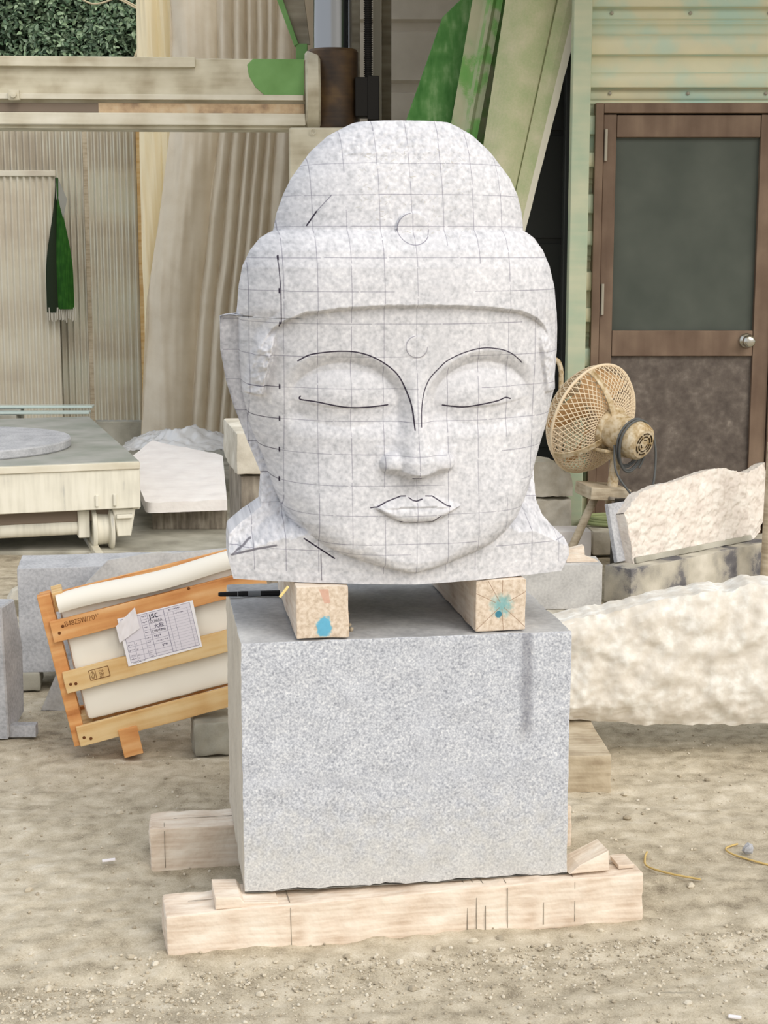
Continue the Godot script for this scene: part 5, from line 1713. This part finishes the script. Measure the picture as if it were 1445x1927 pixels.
# ---------- hedge beyond the wall ----------
func hedge() -> void:
	var t := thing("ivy_hedge", "dense dark green ivy hedge beyond the corrugated wall at top left", "hedge", V(-2.6, 0, -13.0))
	var rg := RandomNumberGenerator.new()
	rg.seed = 12
	var hn2 := noise(17, 1.4, 3)
	var rows := []
	for r in 30:
		var y := 0.0 + r * 0.15
		var row := PackedVector3Array()
		for c in 40:
			var x := -1.8 + c * 0.075
			row.append(V(x, y, -0.12 + 0.22 * hn2.get_noise_2d(x, y) - 0.05 * y))
		rows.append(row)
	var m := MB.new()
	m.grid(rows)
	part("inner_mass", m, M.hedge_core, t)
	var lf := MB.new()
	var lr := []
	for r in 5:
		var f := r / 4.0
		var w := 0.016 * sin(PI * pow(f, 0.7) * 0.98 + 0.03)
		lr.append(PackedVector3Array([V(-w, f * 0.07, 0.008 * sin(f * 3.0)), V(0, f * 0.07, 0.012 * sin(f * 3.0) - 0.008), V(w, f * 0.07, 0.008 * sin(f * 3.0))]))
	lf.grid(lr)
	var meshes := [mesh_of([[lf, M.leaf]]), mesh_of([[lf, M.leaf_b]]), mesh_of([[lf, M.leaf_c]])]
	var place := func(x: float, y: float) -> Transform3D:
		var z := -0.05 + 0.22 * hn2.get_noise_2d(x, y) - 0.05 * y + rg.randf_range(-0.04, 0.1)
		var b := Basis.from_euler(V(rg.randf_range(-1.4, 0.3), rg.randf_range(-0.9, 0.9), rg.randf_range(0, TAU)))
		return Transform3D(b.scaled(Vector3.ONE * rg.randf_range(0.55, 1.0)), V(x, y, z))
	for k in 300:
		var o := MeshInstance3D.new()
		o.name = "leaf" if k == 0 else "leaf_%03d" % k
		o.mesh = meshes[[0, 0, 1, 2][rg.randi() % 4]]
		t.add_child(o, true)
		o.transform = place.call(rg.randf_range(-0.5, 0.68), rg.randf_range(2.72, 3.32))
	for q in 3:
		var mm := MultiMesh.new()
		mm.transform_format = MultiMesh.TRANSFORM_3D
		mm.mesh = meshes[q]
		mm.instance_count = 2600
		for k in 2600:
			var y := rg.randf_range(2.4, 4.3) if k % 3 else rg.randf_range(2.68, 3.4)
			mm.set_instance_transform(k, place.call(rg.randf_range(-1.6, 1.0) if k % 2 else rg.randf_range(-0.5, 0.68), y))
		var mi := MultiMeshInstance3D.new()
		mi.name = "leaf_mass" if q == 0 else "leaf_mass_%03d" % q
		mi.multimesh = mm
		mi.set_meta("kind", "stuff")
		t.add_child(mi, true)
	for v in [[0.12, 3.30, 0.3, 3.19, 0.5, 3.24, 0.62, 3.32], [0.42, 3.28, 0.55, 3.22, 0.68, 3.14, 0.72, 3.0], [0.44, 3.26, 0.60, 3.18, 0.74, 3.08, 0.70, 2.9], [0.72, 3.05, 0.68, 2.92, 0.61, 2.74, 0.58, 2.6]]:
		var pts := []
		for k in 4: pts.append(V(v[k * 2], v[k * 2 + 1], 0.16))
		var q := MB.new()
		q.tube(spline(pts, 8), 0.008, 6)
		part("vine", q, M.vine, t)

# ---------- loose things on the dirt ----------
func small_things() -> void:
	var rg := RandomNumberGenerator.new()
	rg.seed = 2024
	var rocks := []
	for k in 4:
		var r := MB.new()
		r.rock(V(1, 0.6, 0.8), 400 + k, 6)
		rocks.append(mesh_of([[r, M["peb%d" % k]]]))
	for q in 4:
		var mm := MultiMesh.new()
		mm.transform_format = MultiMesh.TRANSFORM_3D
		mm.mesh = rocks[q]
		mm.instance_count = 2600
		for k in 2600:
			var x := rg.randf_range(-1.25, 1.25)
			var z := rg.randf_range(-4.4, -2.25)
			if k % 3 == 0:
				x = rg.randf_range(-0.7, 0.9)
				z = -2.66 - 0.19 * (x + 0.4) + absf(rg.randfn(0.0, 0.10))
			elif k % 3 == 1:
				z = rg.randf_range(-2.75, -2.25)
			var s := 0.0028 + 0.0085 * pow(rg.randf(), 4.0)
			var b := Basis.from_euler(V(rg.randf_range(-0.4, 0.4), rg.randf() * TAU, rg.randf_range(-0.4, 0.4))).scaled(Vector3.ONE * s)
			mm.set_instance_transform(k, Transform3D(b, V(x, gy(x, z) + s * 0.15, z)))
		var mi := MultiMeshInstance3D.new()
		mi.name = numbered("gravel")
		mi.multimesh = mm
		mi.set_meta("kind", "stuff")
		add_child(mi, true)
		tag(mi, ["tan", "pale beige", "brown", "whitish"][q] + " fine gravel and grit strewn over the dirt ground", "gravel")
	# stone chips big enough to pick apart
	var spots := [[-0.27, -2.71], [-0.17, -2.69], [-0.07, -2.73], [0.03, -2.72], [0.10, -2.77], [0.17, -2.79], [0.22, -2.81], [0.31, -2.79], [0.36, -2.83], [0.42, -2.86], [0.49, -2.86], [-0.42, -2.70], [-0.47, -2.73], [-0.22, -2.60], [0.05, -2.62], [0.26, -2.70], [-0.38, -2.57], [-0.6, -2.62], [-0.55, -2.95], [-0.36, -3.02], [-0.40, -3.08], [-0.46, -2.99], [0.56, -3.45], [0.62, -3.52], [0.70, -3.6], [0.58, -3.62], [0.80, -3.72], [0.95, -3.60], [0.74, -3.76], [-0.62, -3.5], [-0.83, -3.72], [-0.95, -3.35], [-0.73, -3.05], [0.63, -3.05], [0.71, -2.7], [0.53, -2.55]]
	var proto: MeshInstance3D = null
	for k in spots.size():
		var x: float = spots[k][0]
		var z: float = spots[k][1]
		var s := rg.randf_range(0.013, 0.024)
		var o := MeshInstance3D.new()
		o.name = numbered("stone_chip")
		o.mesh = rocks[k % 4]
		add_child(o, true)
		o.position = V(x, gy(x, z) + s * 0.12, z)
		o.rotation.y = rg.randf() * TAU
		o.scale = Vector3.ONE * s
		var zone := "on the dirt in front of the front timber" if z > -2.95 and x > -0.36 and x < 0.51 else "on the dirt left of the front timber" if z > -2.95 and x < 0.0 else "on the dirt right of the front timber" if z > -2.95 else "on the dirt between the two timbers at the left" if x < -0.3 and z > -3.1 else "on the dirt under the cream stone slab" if x > 0.0 else "on the bare dirt before the crate"
		tag(o, "small broken stone chip lying " + zone, "chip", "stone chips " + zone)
	var f := solo("stone_flake", "grey pointed stone lying on the dirt beside the right straw", "stone", rock_mb(V(0.03, 0.026, 0.024), 501), M.granite_dark, V(0.795, 0.006, -3.25))
	solo("wood_chip", "white sliver of wood on the dirt left of the block", "chip", box(V(0.028, 0.004, 0.009), 0.001, T(0, 0, 0, 0, 10, 3)), M.paper, V(-0.591, 0.002, -3.195))
	solo("wood_chip", "white sliver on the dirt at the lower right of the photo", "chip", box(V(0.022, 0.004, 0.008), 0.001, T(0, 0, 0, 0, -15, 0)), M.paper, V(0.60, 0.002, -2.50))
	for s in [[[0.573, -3.245, 0.561, -3.20, 0.56, -3.16, 0.598, -3.109, 0.655, -3.073], "thin dry curved straw lying right of the front timber"], [[0.783, -3.302, 0.752, -3.277, 0.757, -3.24, 0.79, -3.20, 0.83, -3.17], "dry curled straw beside the grey pointed stone"]]:
		var pts := []
		for k in range(0, s[0].size(), 2):
			pts.append(V(s[0][k], gy(s[0][k], s[0][k + 1]) + 0.005, s[0][k + 1]))
		var q := MB.new()
		q.tube(spline(pts, 6), 0.0022, 6)
		solo("straw", s[1], "straw", q, M.straw)

func rock_mb(sz: Vector3, sd: int) -> MB:
	var r := MB.new()
	r.rock(sz, sd, 8)
	return r
